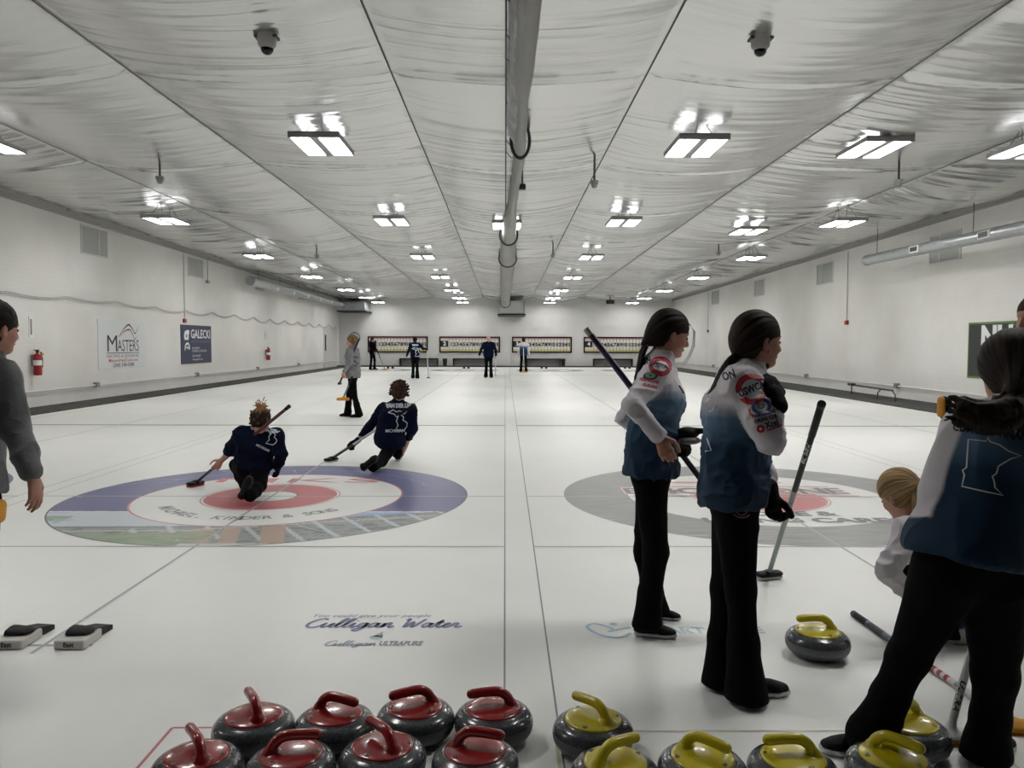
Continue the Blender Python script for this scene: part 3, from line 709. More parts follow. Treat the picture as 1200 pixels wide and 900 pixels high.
# ---- scoreboards on the back wall
M_fr = mat('maroon_frame', (34, 16, 20), .7, spec=.15); M_bd = mat('board_cream', (206, 204, 196), .6); M_y = mat('board_yellow', (190, 184, 130), .6); M_p = mat('board_red', (190, 150, 150), .6)
for q, (p0, p1, lab) in enumerate(((431, 501.5, 'leftmost scoreboard on the back wall, behind the figure in black'), (515, 586, 'second scoreboard from the left, behind the walking coach'),
                          (600, 670, 'third scoreboard from the left, behind the player in white and pale blue'), (684, 755, 'rightmost scoreboard on the back wall, beside the broom handle'))):
    a = QY(p0, 394.8, YB); b = QY(p1, 413.5, YB); a.z, b.z = 1.86, .87
    r = empty('scoreboard', ((a.x + b.x) / 2, YB, .87), lab, 'scoreboard', 'scoreboards on the back wall')
    f = MB(); W_ = .08
    f.box((a.x, YB - .07, a.z - W_), (b.x, YB, a.z)); f.box((a.x, YB - .07, b.z), (b.x, YB, b.z + W_)); f.box((a.x, YB - .07, b.z), (a.x + W_, YB, a.z)); f.box((b.x - W_, YB - .07, b.z), (b.x, YB, a.z))
    f.out('frame', M_fr, r)
    MB().box((a.x + W_, YB - .03, b.z + W_), (b.x - W_, YB, a.z - W_)).out('board', M_bd, r)
    MB().box((a.x + W_, YB - .036, b.z + W_), (b.x - W_, YB - .03, b.z + W_ + .13)).out('yellow_row', M_y, r)
    MB().box((a.x + W_, YB - .036, a.z - W_ - .10), (b.x - W_, YB - .03, a.z - W_)).out('red_row', M_p, r)
    MB().box((a.x + W_, YB - .04, 1.22), (a.x + .55, YB - .03, 1.60)).out('sheet_plate', M_black, r)
    flat('sheet_number', text2d(str(q + 1), .34, bold=.01), (a.x + .32, YB - .042, 1.41), (1, 0, 0), (0, 0, 1), WH, r)
    g = MB(); n = 15; x0 = a.x + .62; x1 = b.x - .12
    for i in range(n + 1): xx = x0 + (x1 - x0) * i / n; g.box((xx - .009, YB - .045, b.z + W_), (xx + .009, YB - .036, a.z - W_))
    g.out('cell_dividers', M_dark, r)
    nums = [xf2d(text2d(str(i + 1), .30, bold=.012), x0 + (x1 - x0) * (i + .5) / n - x0, 0, .72 if i > 8 else 1.05) for i in range(n)]
    flat('numerals', merge2d(*nums), (x0, YB - .046, 1.37), (1, 0, 0), (0, 0, 1), K, r)
# ---- benches, bins and coil at the far end
M_bench = mat('dark_bench', (36, 34, 34), .8, spec=.15); M_under = mat('bench_shade', (150, 150, 150), .7)
def bench(p0, p1, lab):
    a = QY(p0, 425, 48.2); b = QY(p1, 425, 48.2); r = empty('bench', ((a.x + b.x) / 2, 48.2, .03), lab, 'bench', 'benches by the back wall')
    MB().box((a.x, 47.95, .46), (b.x, 48.4, .52), .01).out('seat', M_bench, r)
    MB().box((a.x, 48.36, .03), (b.x, 48.4, .47)).out('underseat_shade', M_under, r)  # grey sheet coloured as the shade in the open space under the seat
    for x_ in (a.x, b.x - .05): MB().box((x_, 47.98, .03), (x_ + .05, 48.36, .46)).out('leg', M_bench, r)
bench(468.5, 513.5, 'dark low bench at the back wall behind the player walking away in navy'); bench(531, 570, 'dark low bench at the back wall left of the walking coach')
bench(617, 657, 'dark low bench at the back wall right of the pale blue player'); bench(695, 741, 'dark low bench at the back wall behind the purple broom handle')
def bin_(px, lab):
    a = QY(px, 425, 48.2); r = empty('waste_bin', (a.x, 48.15, .03), lab, 'bin')
    MB().lathe([(.11, 0), (.14, .42), (.145, .42), (.145, .44), (.12, .44)], (a.x, 48.15, .03), 16).out('bin_body', M_black, r, True)
    MB().lathe([(.15, 0), (.15, .03), (.1, .05)], (a.x, 48.15, .475), 16).out('rim', M_dark, r, True)
bin_(521.5, 'black waste bin between the two left benches'); bin_(660, 'black waste bin at the end of the third bench')
c = QY(415.5, 396, YB - .06); r = empty('coiled_hose', c, 'thin black hose looped on the back wall in the left corner', 'hose')
MB().tube([(c.x + .33 * math.cos(t), YB - .06, c.z + .33 * math.sin(t)) for t in np.linspace(-.6, 4.5, 30)], .022, 8).out('hose', M_black, r, True)
MB().box((c.x - .04, YB - .1, c.z + .28), (c.x + .04, YB, c.z + .36)).out('hook', M_dark, r)
for px, lab in ((457.5, 'pair of dark far hacks left of the leftmost bench'), (546.5, 'pair of dark far hacks left of the coach'), (637.5, 'pair of dark far hacks right of the pale blue player'), (735, 'pair of dark far hacks beyond the ponytailed player')):
    a = G(px, 431.9); 
    for s_ in (-1, 1):
        side = 'left' if s_ < 0 else 'right'
        r = empty('far_hack', (a.x + s_ * .13, a.y, 0), lab.replace('pair of dark far hacks', side + ' dark foot block of the far hack pair'), 'hack')
        MB().box((a.x + s_ * .13 - .07, a.y - .1, 0), (a.x + s_ * .13 + .07, a.y + .1, .05), .01).out('base', M_dark, r); MB().box((a.x + s_ * .13 - .065, a.y - .05, .05), (a.x + s_ * .13 + .065, a.y + .08, .10), .015).out('rubber_foothold', M_black, r)
# ---- ducts
def duct_tube(r, pts, rad, m, name, seg=24): return MB().tube(pts, rad, seg).out(name, m, r, True)
x = -9.62; r = empty('round_duct', (x, 30, 3.7), 'long grey round duct hung along the upper left wall near the far corner', 'duct')
a = QX(293, 327, x)
duct_tube(r, [(x, a.y, 3.78), (x, 38, 3.76), (x, 46.42, 3.66)], .19, M_galv, 'duct_body')
for y in np.linspace(a.y + 3, 45.5, 6): MB().box((x + .13, y - .12, 3.60), (x + .205, y + .12, 3.74), .02).out('air_nozzle', M_white, r)
for y in np.linspace(a.y + 1, 45.5, 6): MB().tube([(x, y, 3.96), (x, y, zc(y) - .05)], .008, 6).out('hanger_wire', M_dark, r)
a = QY(401, 350.5, 46.6); b = QY(427.5, 365, 46.6)
r = empty('air_handler', ((a.x + b.x) / 2, 47.2, b.z), 'grey sheet metal air unit in the upper far left corner', 'ventilation unit')
MB().box((a.x - .3, 46.6, b.z + .05), (b.x, 48.4, 3.88), .01).out('housing', M_galv, r); MB().box((a.x - .3, 46.5, b.z - .02), (b.x + .1, 48.55, b.z + .05)).out('platform', M_black, r)
# right duct
x = 9.42; r = empty('round_duct', (x, 16, 3.5), 'shiny spiral round duct hanging along the right wall', 'duct')
e = QX(1016, 305, x); f_ = QX(1200, 267, x)
zz = lambda y: e.z + (f_.z - e.z) * (y - e.y) / (f_.y - e.y)
ys = np.linspace(e.y, 8.5, 120); pts = [(x, y, zz(y)) for y in ys]
MB().tube(pts, [.128 + (.006 if i % 3 == 0 else 0) for i in range(120)], 24).out('duct_body', M_galv, r, True)
MB().lathe([(.0, 0), (.135, 0), (.138, .05), (.138, .1)], (x, e.y - .09, zz(e.y)), 24, 'Y').out('end_cap', M_galv, r, True)
for px in (1078, 1160): 
    y = QX(px, 285, x).y; z = zz(y); MB().box((x - .145, y - .2, z - .07), (x - .10, y + .2, z + .08), .015).out('vent_frame', M_white, r); MB().box((x - .15, y - .15, z - .045), (x - .14, y + .15, z + .055)).out('vent_grille', M_dark, r)
for px in (1028, 1140): 
    y = QX(px, 285, x).y; MB().tube([(x, y, zz(y) + .12), (x, y, zc(y) - .05)], .008, 6).out('hanger_wire', M_dark, r)
# centre fabric duct
M_fab = mat('grey_duct_fabric', (150, 150, 146), .8, bump=.3, bscale=10, stretch=(1, .25, 1), cvar=.08, cscale=3)
M_fabd = mat('dark_duct_fabric', (104, 104, 102), .85, cvar=.1, cscale=4, bump=.4, bscale=12, stretch=(1, .2, 1))
r = empty('fabric_duct', (.1, 22, 4.0), 'long grey fabric air duct hanging down the middle of the ceiling', 'duct')
SEC = [(1.6, .04, .30, 2.50, .45), (5.7, .04, .30, 2.50, .45), (7.6, .05, .31, 2.50, .45), (8.8, .09, .26, 2.50, .45), (10.7, .09, .30, 2.48, .50), (13.3, .10, .25, 2.52, .42), (15.2, .06, .21, 2.52, .42), (16.1, .05, .23, 2.52, .42), (18, -.06, .26, 2.48, .48), (19.6, -.12, .28, 2.46, .5), (25, -.19, .33, 2.42, .52), (36, -.23, .28, 2.30, .5), (41, -.25, .26, 2.14, .5), (44.2, -.26, .26, 2.02, .52), (45.3, -.24, .24, 2.04, .50)]
def duct_sec():
    vs = []; seg = 28; Y = [s[0] for s in SEC]; ys = np.concatenate([np.arange(1.6, 45.3, .16), [45.3]])
    for y in ys:
        v = [np.interp(y, Y, [s[i] for s in SEC]) for i in range(1, 5)]
        cx_, hw, bz, h = (v[0] + v[1]) / 2, (v[1] - v[0]) / 2, v[2] + CAMH, v[3]
        hw = hw * .94
        flat_ = min(1, max(0, (17 - y) / 5))    # limp near end: teardrop
        top_ = bz + h
        for k in range(seg):
            a = 2 * math.pi * k / seg; sx = math.cos(a); sz = math.sin(a)
            wd = hw * (1 - .45 * flat_ * (sz + 1) / 2)
            wr = .012 * float(noise3(np.array([y * 1.5, a * 1.3 * (1 if a < math.pi else 1), 0.5]), 3)) * (.4 + flat_)
            vs.append((cx_ + wd * sx + wr - .03 * flat_ * (sz > 0) * sz, y, bz + h / 2 + h / 2 * sz + wr))
    fs = []
    n = len(ys)
    for i in range(n - 1):
        for k in range(seg):
            a = i * seg + k; b = i * seg + (k + 1) % seg; fs.append([a, b, b + seg, a + seg])
    fs.append([(n - 1) * seg + k for k in range(seg)])
    cols = np.zeros((len(vs), 3)); 
    return vs, fs
vs, fs = duct_sec(); MB().add(vs, fs).out('duct_body', M_fab, r, True)
def duct_ring(y, grow=.02):
    v = [float(np.interp(y, [s[0] for s in SEC], [s[i] for s in SEC])) for i in range(1, 5)]
    cx_, hw, bz, h = (v[0] + v[1]) / 2, (v[1] - v[0]) / 2 + grow, v[2] + CAMH - grow, v[3] + 2 * grow
    return [(cx_ + hw * math.cos(t), y + .12 * math.sin(t), bz + h / 2 + h / 2 * math.sin(t)) for t in np.linspace(0, 2 * math.pi, 33)]
for y in (10.7, 19.8, 25, 44.4): MB().tube(duct_ring(y), .022, 6, False).out('support_hoop', mat('hoop_dark', (50, 50, 50), .6), r, True)
# silvery uninflated liner beside the near part, laced to a cable
vs = []; fs = []; ys = np.arange(1.6, 10.4, .12)
for i, y in enumerate(ys):
    xr = .16 if y < 8 else .12
    for k, (dx, dz) in enumerate(((.0, .46), (.02, .2), (.06, .10), (xr, .04))):
        wob = .012 * math.sin(y * 9 + k) + .01 * float(noise3(np.array([y * 2, k, 0.]), 8))
        vs.append((.02 + dx + wob, y, 2.5 + CAMH + dz + wob))
n = len(ys)
for i in range(n - 1):
    for k in range(3): a = i * 4 + k; fs.append([a, a + 1, a + 5, a + 4])
MB().add(vs, fs).out('silver_liner', mat('silver_liner', (150, 152, 152), .35, metal=.6, cvar=.35, cscale=7, bump=.5, bscale=12), r, True)
MB().tube([(.0, y, min(cz(.0, y), zc(y) - .1) - .08) for y in np.arange(1.2, 24, .5)], .009, 6).out('suspension_cable', M_dark, r, True)
for y in np.arange(2, 12, .75):
    z = min(cz(0, y), zc(y) - .1) - .08; MB().tube([(0, y, z), (.09, y + .12, z - .08)], .005, 5).out('lacing_cord', M_dark, r)
a = QY(585.5, 348, 45.4); b = QY(615.5, 369, 45.4)
r = empty('air_handler', ((a.x + b.x) / 2, 46.5, b.z), 'white boxed air unit on a bracket high at the middle of the back wall', 'ventilation unit')
MB().box((a.x, 45.5, b.z + .08), (b.x - .03, 48.5, 3.88), .01).out('housing', mat('unit_white', (196, 198, 198), .5), r)
MB().box((a.x - .12, 45.35, b.z - .02), (b.x + .03, 48.5, b.z + .05)).out('platform', M_black, r)
MB().box((b.x - .09, 45.42, b.z + .05), (b.x - .03, 45.5, 3.9)).out('corner_post', M_grey, r)
# ---- ceiling lights
M_tube = mat('lamp_diffuser', (255, 255, 255), .5, emit=(1.0, 0.985, 0.96), estr=LAMP if 'LAMP' in globals() else 60)
M_up = mat('lamp_top_glow', (255, 255, 255), .5, emit=(1, .99, 1), estr=UPL if 'UPL' in globals() else 30)
M_hous = mat('lamp_housing', (150, 148, 148), .5, metal=.2)
def make_light(mat_t=M_tube):
    r = empty('ceiling_light', (0, 0, 0)); L = .5; 
    h = MB().box((-.34, -L - .03, .02), (.34, L + .03, .045)).box((-.34, -L - .03, -.03), (.34, -L, .05)).box((-.34, L, -.03), (.34, L + .03, .05)).box((-.055, -L, -.03), (.055, L, .02)).box((-.34, -L, -.02), (-.325, L, .02)).box((.325, -L, -.02), (.34, L, .02))
    h.out('housing', M_hous, r)
    for s_ in (-1, 1):
        for k in range(3):
            xk = s_ * (.105 + .085 * k)
            MB().box((xk - .036, -L + .02, -.022), (xk + .036, L - .02, -.012)).out('lamp_tube', mat_t, r)
        MB().box((s_ * .19 - .09, -L + .1, .046), (s_ * .19 + .09, L - .1, .05)).out('top_slot', M_up, r)
    for s_ in (-1, 1):
        MB().tube([(s_ * .12, -L + .05, .05), (0, -L + .25, .36)], .006, 5).out('hanger_wire', M_dark, r)
        MB().tube([(s_ * .12, L - .05, .05), (0, L - .25, .36)], .006, 5).out('hanger_wire', M_dark, r)
    return r
proto = make_light()
def clone(o, parent=None, strip_tags=True):
    c = o.copy(); COL.objects.link(c)
    if parent is not None: c.parent = parent
    for ch in o.children: clone(ch, c)
    return c
rows = [4.4, 11.1, 17.8, 24.4, 31.0, 37.6, 43.0, 47.0]; cols_ = [-7.6, -2.55, 2.65, 7.6]
rn = ['overhead', 'nearest', 'second', 'third', 'fourth', 'fifth', 'sixth', 'farthest']; cn = ['the left wall', 'the middle left', 'the middle right', 'the right wall']
LP = [(x, y, zc(y) - .37, 'hanging twin panel ceiling light, %s row, in the line along %s' % (rn[i], cn[j])) for i, y in enumerate(rows) for j, x in enumerate(cols_)]
LP = [((-7.3 if i == 4 else 7.4 if i == 7 else p[0]),) + p[1:] for i, p in enumerate(LP)]
LP += [(.03, 18.6, zc(18.6) - .32, 'hanging twin panel ceiling light partly hidden by the fabric duct'), (5.45, 11.75, zc(11.75) - .22, 'large ceiling light set close under the foil at the upper right'), (5.9, 19.2, zc(19.2) - .35, 'ceiling light between the second row lights on the right half')]
for i, (x, y, z, lab) in enumerate(LP):
    o = proto if i == 0 else clone(proto)
    o.location = (x, y, z); o['label'] = lab; o['category'] = 'light'; o['group'] = 'hanging ceiling lights'
# ---- dome cameras and pendant sensors
def dome(px, py, D, lab):
    p = Q(px, py, D); z = cz(p.x, p.y); r = empty('dome_camera', (p.x, p.y, z - .02), lab, 'camera')
    MB().lathe([(.0, .15), (.08, .15), (.095, .12), (.085, .03), (.06, 0.0)], p, 24).out('housing', mat('camera_body', (170, 170, 166), .5), r, True)
    MB().lathe([(.058, 0), (.055, -.025), (.035, -.05), (.0, -.06)], p, 24).out('dome_lens', mat('smoked_dome', (12, 12, 14), .15), r, True)
    MB().tube([p + Vector((0, 0, .15)), (p.x, p.y, z + .02)], .02, 8).out('mount_stem', M_dark, r, True)
    MB().box((p.x - .11, p.y - .06, z - .03), (p.x + .11, p.y + .06, z - .005), .005).out('ceiling_plate', M_dark, r)
dome(313, 57, 7.5, 'white dome security camera on the left half of the ceiling'); dome(891, 59, 7.5, 'white dome security camera on the right half of the ceiling')
def pendant(px, py, D, lab):
    p = Q(px, py, D); z = cz(p.x, p.y); r = empty('pendant_sensor', (p.x, p.y, z), lab, 'sensor', 'pendant sensors on the ceiling')
    MB().tube([(p.x, p.y, z + .02), (p.x, p.y, p.z + .05)], .018, 8).out('stem', M_dark, r, True)
    MB().lathe([(.0, .06), (.065, .06), (.07, .04), (.06, 0), (.05, -.01), (.05, -.035), (.03, -.06), (0, -.062)], p, 16).out('sensor_head', M_grey, r, True)
for px, py, D, lab in ((187.5, 211, 12.8, 'pendant sensor on a long stem at the left, near row'), (696.5, 216, 12.8, 'pendant sensor on a long stem just right of the centre duct'), (1053, 215, 12.8, 'pendant sensor on a long stem at the right, near row'),
                       (371, 301, 23.5, 'smaller farther pendant sensor at the left'), (648, 300, 23.5, 'smaller farther pendant sensor near the centre duct'), (842, 297, 23.5, 'smaller farther pendant sensor at the right')): pendant(px, py, D, lab)
p = Q(715, 353.5, 44.5); r = empty('ceiling_speaker', (p.x, p.y, zc(p.y)), 'black box device hung under the far right part of the ceiling', 'speaker')
MB().box(p - Vector((.22, .15, .13)), p + Vector((.22, .15, .1)), .05).out('housing', M_black, r); MB().lathe([(.1, 0), (.12, -.05), (.0, -.05)], p - Vector((0, .15, 0)), 16, 'Y').out('grille', M_dark, r); MB().tube([p, (p.x, p.y, zc(p.y))], .03, 8).out('bracket', M_dark, r)
p = Q(612, 219, 13.3); z = cz(p.x, p.y); r = empty('wall_speaker', (p.x, p.y, z), 'small grey bracket lamp beside the centre duct', 'lamp')
MB().box(p - Vector((.06, .05, .05)), p + Vector((.06, .05, .05)), .02).out('housing', M_dark, r); MB().tube([p, (p.x, p.y, z)], .015, 8).out('bracket', M_dark, r)
# ---- low rack on the right walkway
ax = 9.75; a = QX(998, 453, ax); b = QX(1056, 457, ax); zt = .30
r = empty('low_rack', (ax, (a.y + b.y) / 2, .03), 'low tubular metal rack standing on the right walkway', 'rack')
MB().tube([(ax, a.y, zt), (ax, b.y + .4, zt - .02)], .022, 8).out('top_rail', M_black, r, True)
MB().tube([(ax - .2, (a.y + b.y) / 2 + .3, .12), (ax - .2, b.y + .3, .10)], .014, 8).out('lower_rail', M_dark, r, True)
yc = b.y + .5
MB().tube([(ax - .12 + .0, yc + .48, .03), (ax - .12, yc + .45, .2), (ax - .12, yc + .3, .29), (ax - .12, yc - .3, .29), (ax - .12, yc - .45, .2), (ax - .12, yc - .48, .03)], .016, 8).out('hoop_leg', M_dark, r, True)
MB().tube([(ax, a.y, zt), (ax, a.y, .03)], .018, 8).out('leg', M_dark, r, True); MB().box((ax - .06, a.y - .15, zt - .02), (ax + .05, a.y + .15, zt + .05), .01).out('clamp', M_black, r)
# ---- near hacks
def hack(px, py, lab):
    a = G(px, py); w = .145; x0 = a.x; y0 = a.y
    r = empty('curling_hack', (x0 + w / 2, y0, 0), lab, 'hack')
    MB().box((x0, y0, 0), (x0 + w, y0 + .17, .045), .008).out('white_base', mat('hack_base', (206, 204, 198), .5), r)
    vs = []; n = 8
    prof = [(0, .045), (.0, .085), (.05, .078), (.1, .05), (.19, .046)]
    f = Field(); f.ecap((x0 + .03, y0 + .10, .058), (x0 + w - .035, y0 + .10, .055), (.05, .024), (.045, .018), (0, 1, 0), .01); f.plane((x0 + .008, 0, 0), (-1, 0, .3), 0)
    f.plane((0, 0, .047), (0, 0, -1), 0)
    surf('rubber_foothold', f, .006, mat('hack_rubber', (20, 20, 21), .7, bump=.4, bscale=120), r)
    vs = [(x0 + .02, y0 + .19, .002), (x0 + w - .015, y0 + .12, .002), (x0 + w + .0, y0 + .27, .002), (x0 + .06, y0 + .27, .002), (x0 + .02, y0 + .16, .05), (x0 + w - .02, y0 + .13, .055), (x0 + w + .0, y0 + .27, .025), (x0 + .06, y0 + .27, .03)]
    MB().add(vs, [(0, 3, 2, 1), (4, 5, 6, 7), (0, 1, 5, 4), (1, 2, 6, 5), (2, 3, 7, 6), (3, 0, 4, 7)]).out('rubber_ramp', mat('hack_rubber2', (34, 34, 35), .7), r)
    flat('lettering', text2d('East', .03, bold=.001), (x0 + w / 2, y0 - .0015, .024), (1, 0, 0), (0, 0, 1), K, r)
hack(62, 762, 'white and black rubber foot hack on the ice, the right one of the pair'); hack(-11, 762, 'white and black rubber foot hack on the ice, at the left picture edge')
# ================================================================== curling stones
def catm3(pts, k=4):
    P = [nv(p) for p in pts]; P = [2 * P[0] - P[1]] + P + [2 * P[-1] - P[-2]]; out = []
    for i in range(1, len(P) - 2):
        for j in range(k):
            t = j / k; a, b, c, d = P[i - 1], P[i], P[i + 1], P[i + 2]
            out.append(0.5 * ((2 * b) + (c - a) * t + (2 * a - 5 * b + 4 * c - d) * t * t + (3 * b - a - 3 * c + d) * t ** 3))
    out.append(P[-2]); return out
def granite(name, dark, light):
    m = mat(name, dark, rough=.22, spec=.5, coat=.2); nt = m.node_tree; b = nt.nodes['Principled BSDF']; tc = nt.nodes.new('ShaderNodeTexCoord')
    v = nt.nodes.new('ShaderNodeTexNoise'); v.inputs['Scale'].default_value = 190; v.inputs['Detail'].default_value = 3; nt.links.new(tc.outputs['Object'], v.inputs['Vector'])
    cr = nt.nodes.new('ShaderNodeValToRGB'); e = cr.color_ramp.elements; e[0].position = .40; e[0].color = (*s2l(dark), 1); e[1].position = .66; e[1].color = (*s2l(light), 1)
    nt.links.new(v.outputs['Fac'], cr.inputs[0])
    sp = nt.nodes.new('ShaderNodeSeparateXYZ'); nt.links.new(tc.outputs['Object'], sp.inputs[0])
    r2 = nt.nodes.new('ShaderNodeValToRGB'); r2.color_ramp.elements[0].position = .040; r2.color_ramp.elements[0].color = (0, 0, 0, 1); r2.color_ramp.elements[1].position = .046; r2.color_ramp.elements[1].color = (1, 1, 1, 1)
    x = r2.color_ramp.elements.new(.070); x.color = (1, 1, 1, 1); x = r2.color_ramp.elements.new(.076); x.color = (0, 0, 0, 1)
    nt.links.new(sp.outputs['Z'], r2.inputs[0])
    mx = nt.nodes.new('ShaderNodeMix'); mx.data_type = 'RGBA'; mx.inputs[7].default_value = (*s2l((122, 124, 124)), 1)
    mm = nt.nodes.new('ShaderNodeMath'); mm.operation = 'MULTIPLY'; mm.inputs[1].default_value = .3; nt.links.new(r2.outputs[0], mm.inputs[0])
    nt.links.new(mm.outputs[0], mx.inputs[0]); nt.links.new(cr.outputs[0], mx.inputs[6]); nt.links.new(mx.outputs[2], b.inputs['Base Color'])
    ma = nt.nodes.new('ShaderNodeMapRange'); ma.inputs['To Min'].default_value = .2; ma.inputs['To Max'].default_value = .6; nt.links.new(r2.outputs[0], ma.inputs['Value']); nt.links.new(ma.outputs[0], b.inputs['Roughness'])
    return m
M_gran = granite('dark_granite', (52, 55, 59), (84, 89, 93))
def make_stone(color, pm):
    r = empty('curling_stone', (0, 0, 0))
    prof = [(.03, .004), (.062, 0.0), (.072, .002), (.104, .009), (.128, .024), (.1395, .042), (.143, .058), (.143, .072), (.1385, .088), (.126, .103), (.106, .113), (.098, .115), (.02, .117)]
    pp = [(a, b if b < .002 else b * 1.0) for a, b in catmull(prof, 4)]; MB().lathe([(max(.001, a), max(0, b)) for a, b in pp], (0, 0, 0), 56).out('granite_body', M_gran, r, True)
    f = Field(); f.ell((0, 0, .115), (.101, .101, .017), None, 0)
    f.plane((0, 0, .111), (0, 0, -1), 0)
    # gooseneck: foot at +x, grip reaching to -x
    path = [nv(q) for q in catm3([(.064, 0, .115), (.060, 0, .135), (.048, 0, .157), (.026, 0, .173), (0, 0, .177), (-.045, 0, .175), (-.082, 0, .171)], 4)]
    n_ = len(path)
    for i in range(n_ - 1):
        ra = .017 + .004 * max(0, 1 - i / 6); f.cone(path[i], path[i + 1], ra, .017 + .004 * max(0, 1 - (i + 1) / 6), .012 if i < 3 else .002)
    surf('handle_plate', f, .0026, pm, r)
    m_b = mat('bolt_steel', (110, 110, 112), .3, metal=.9)
    for a in (0.9, 3.0, 5.1):
        x, y = .083 * math.cos(a), .083 * math.sin(a)
        MB().lathe([(0.004, .1215), (.009, .1215), (.009, .1255), (.004, .126), (.004, .1235)], (x, y, 0), 12).out('bolt', m_b, r, True)
    MB().tube([(.103 * math.cos(t), .103 * math.sin(t), .1135) for t in np.linspace(0, 2 * math.pi, 49)], .0022, 6, False).out('plate_rim', mat(color + '_rim', (70, 16, 18) if color == 'red' else (70, 64, 14), .4), r, True)
    return r
M_rp = mat('red_stone_plastic', (142, 26, 28), .22, coat=.35, cvar=.10, cscale=14); M_yp = mat('yellow_stone_plastic', (196, 180, 20), .28, coat=.3, cvar=.05, cscale=14)
RS, YS = make_stone('red', M_rp), make_stone('yellow', M_yp)
STN = [('r', 293, 860, 120, 'red handled stone, leftmost in the back row'), ('r', 388, 857, -22, 'red handled stone, second from left in the back row'), ('r', 486, 848, 202, 'red handled stone, third from left in the back row'),
 ('r', 577, 847, 186, 'red handled stone, rightmost in the back row'), ('r', 238, 899, 125, 'red handled stone, leftmost in the front row at the picture bottom'), ('r', 345, 899, 12, 'red handled stone, second from left in the front row at the picture bottom'),
 ('r', 451, 890, 130, 'red handled stone, third from left in the front row'), ('r', 557, 898, -10, 'red handled stone, rightmost in the front row'),
 ('y', 698, 866, 132, 'yellow handled stone standing alone behind the front yellow row, beside the ice line'), ('y', 718, 905, 32, 'yellow handled stone, leftmost in the front row'), ('y', 822, 906, -42, 'yellow handled stone, second from left in the front row, its handle pointing right'),
 ('y', 929, 907, 178, 'yellow handled stone in the front row with its handle pointing left, beneath the black shoe'), ('y', 1046, 903, -45, 'yellow handled stone in the front row beside the white soled shoe'), ('y', 1061, 865, 215, 'yellow handled stone partly hidden behind the bending player leg'),
 ('y', 958, 753, 176, 'yellow handled stone out on open ice near the broom handle')]
used = set()
pos = [G(q[1], q[2], .060).to_2d() for q in STN]
for _ in range(200):
    for i in range(len(pos)):
        for j in range(i):
            d = pos[i] - pos[j]
            if d.length < .286: e = d.normalized() * (.287 - d.length) / 2; pos[i] = pos[i] + e; pos[j] = pos[j] - e
for (c, px, py, ang, lab), g in zip(STN, pos):
    src = RS if c == 'r' else YS
    o = src if c not in used else clone(src); used.add(c)
    o.location = (g.x, g.y, 0); o.rotation_euler = (0, 0, math.radians(ang + 180))
    o['label'] = lab; o['category'] = 'curling stone'; o['group'] = 'red handled curling stones' if c == 'r' else 'yellow handled curling stones'
# ================================================================== brooms
def broom(end, head, lab, segs, headcol, padcol, hw=.10, hdir=(1, 0, 0), r0=.0135, text=None, hs=1.0, headup=None, name='curling_broom'):
    """segs: [(t0,t1,material,radius)] from the handle end to the head"""
    end, head = Vector(end), Vector(head); r = empty(name, head, lab, 'broom')
    for i, (t0, t1, m, nm) in enumerate(segs):
        rr = r0 * (1.12 if nm == 'grip' else 1.0)
        MB().tube([end.lerp(head, t0), end.lerp(head, t1)], rr, 14).out(nm, m, r, True)
    MB().tube([end, end.lerp(head, .012)], r0 * 1.22, 14).out('end_cap', M_black if not text else M_black, r, True)
    d = (head - end).normalized(); up = Vector(headup) if headup else Vector((0, 0, 1)); u = Vector(hdir); u = (u - up * u.dot(up)).normalized()
    v = up.cross(u)
    f = Field(); f.ecap(head - u * hw * .72 + up * .0, head + u * hw * .72, (.036 * hs, .013 * hs), (.036 * hs, .013 * hs), v, .008)
    f.cone(head, head - d * .05, .022 * hs, .015, .02)
    surf('broom_head', f, .005, headcol, r)
    f = Field(); c = head - up * .016 * hs
    f.ecap(c - u * hw * .75, c + u * hw * .75, (.033 * hs, .010 * hs), (.033 * hs, .010 * hs), v, .004)
    surf('brush_pad', f, .005, padcol, r)
    return r
B_blk = mat('broom_black', (9, 9, 10), .5, spec=.2); B_pur = mat('broom_purple', (48, 26, 66), .3); B_sil = mat('broom_silver', (150, 150, 146), .35, metal=.5); B_wht = mat('broom_white', (206, 208, 208), .3)
B_red = mat('broom_red', (158, 30, 40), .3); B_blu = mat('broom_blue', (82, 104, 126), .35); B_org = mat('pad_orange', (214, 146, 30), .6); B_rbr = mat('broom_redbrown', (92, 46, 48), .35); B_gry = mat('broom_grey', (116, 128, 126), .35)
B_padr = mat('pad_red', (190, 50, 46), .6); B_padw = mat('pad_white', (180, 182, 180), .6); B_dk = mat('broom_dark', (44, 36, 40), .35)
def along(r, end, head, t, body, size, m, frm=None, width=None, flip=False):
    """lettering wrapped on the camera side of a shaft"""
    end, head = Vector(end), Vector(head); d = (head - end).normalized(); p = end.lerp(head, t)
    n = (CL - p); n = (n - d * n.dot(d)).normalized(); v = n.cross(d); u = d
    if flip: u = -d; v = -v
    T = text2d(body, size, width=width, bold=size * .02, shear=.3)
    V2 = []
    for x, y in T[0]:
        a = y / .0155; V2.append(p + u * x + v * (.0152 * math.sin(a)) + n * (.0152 * math.cos(a)))
    build('lettering', V2, T[1], m, r)
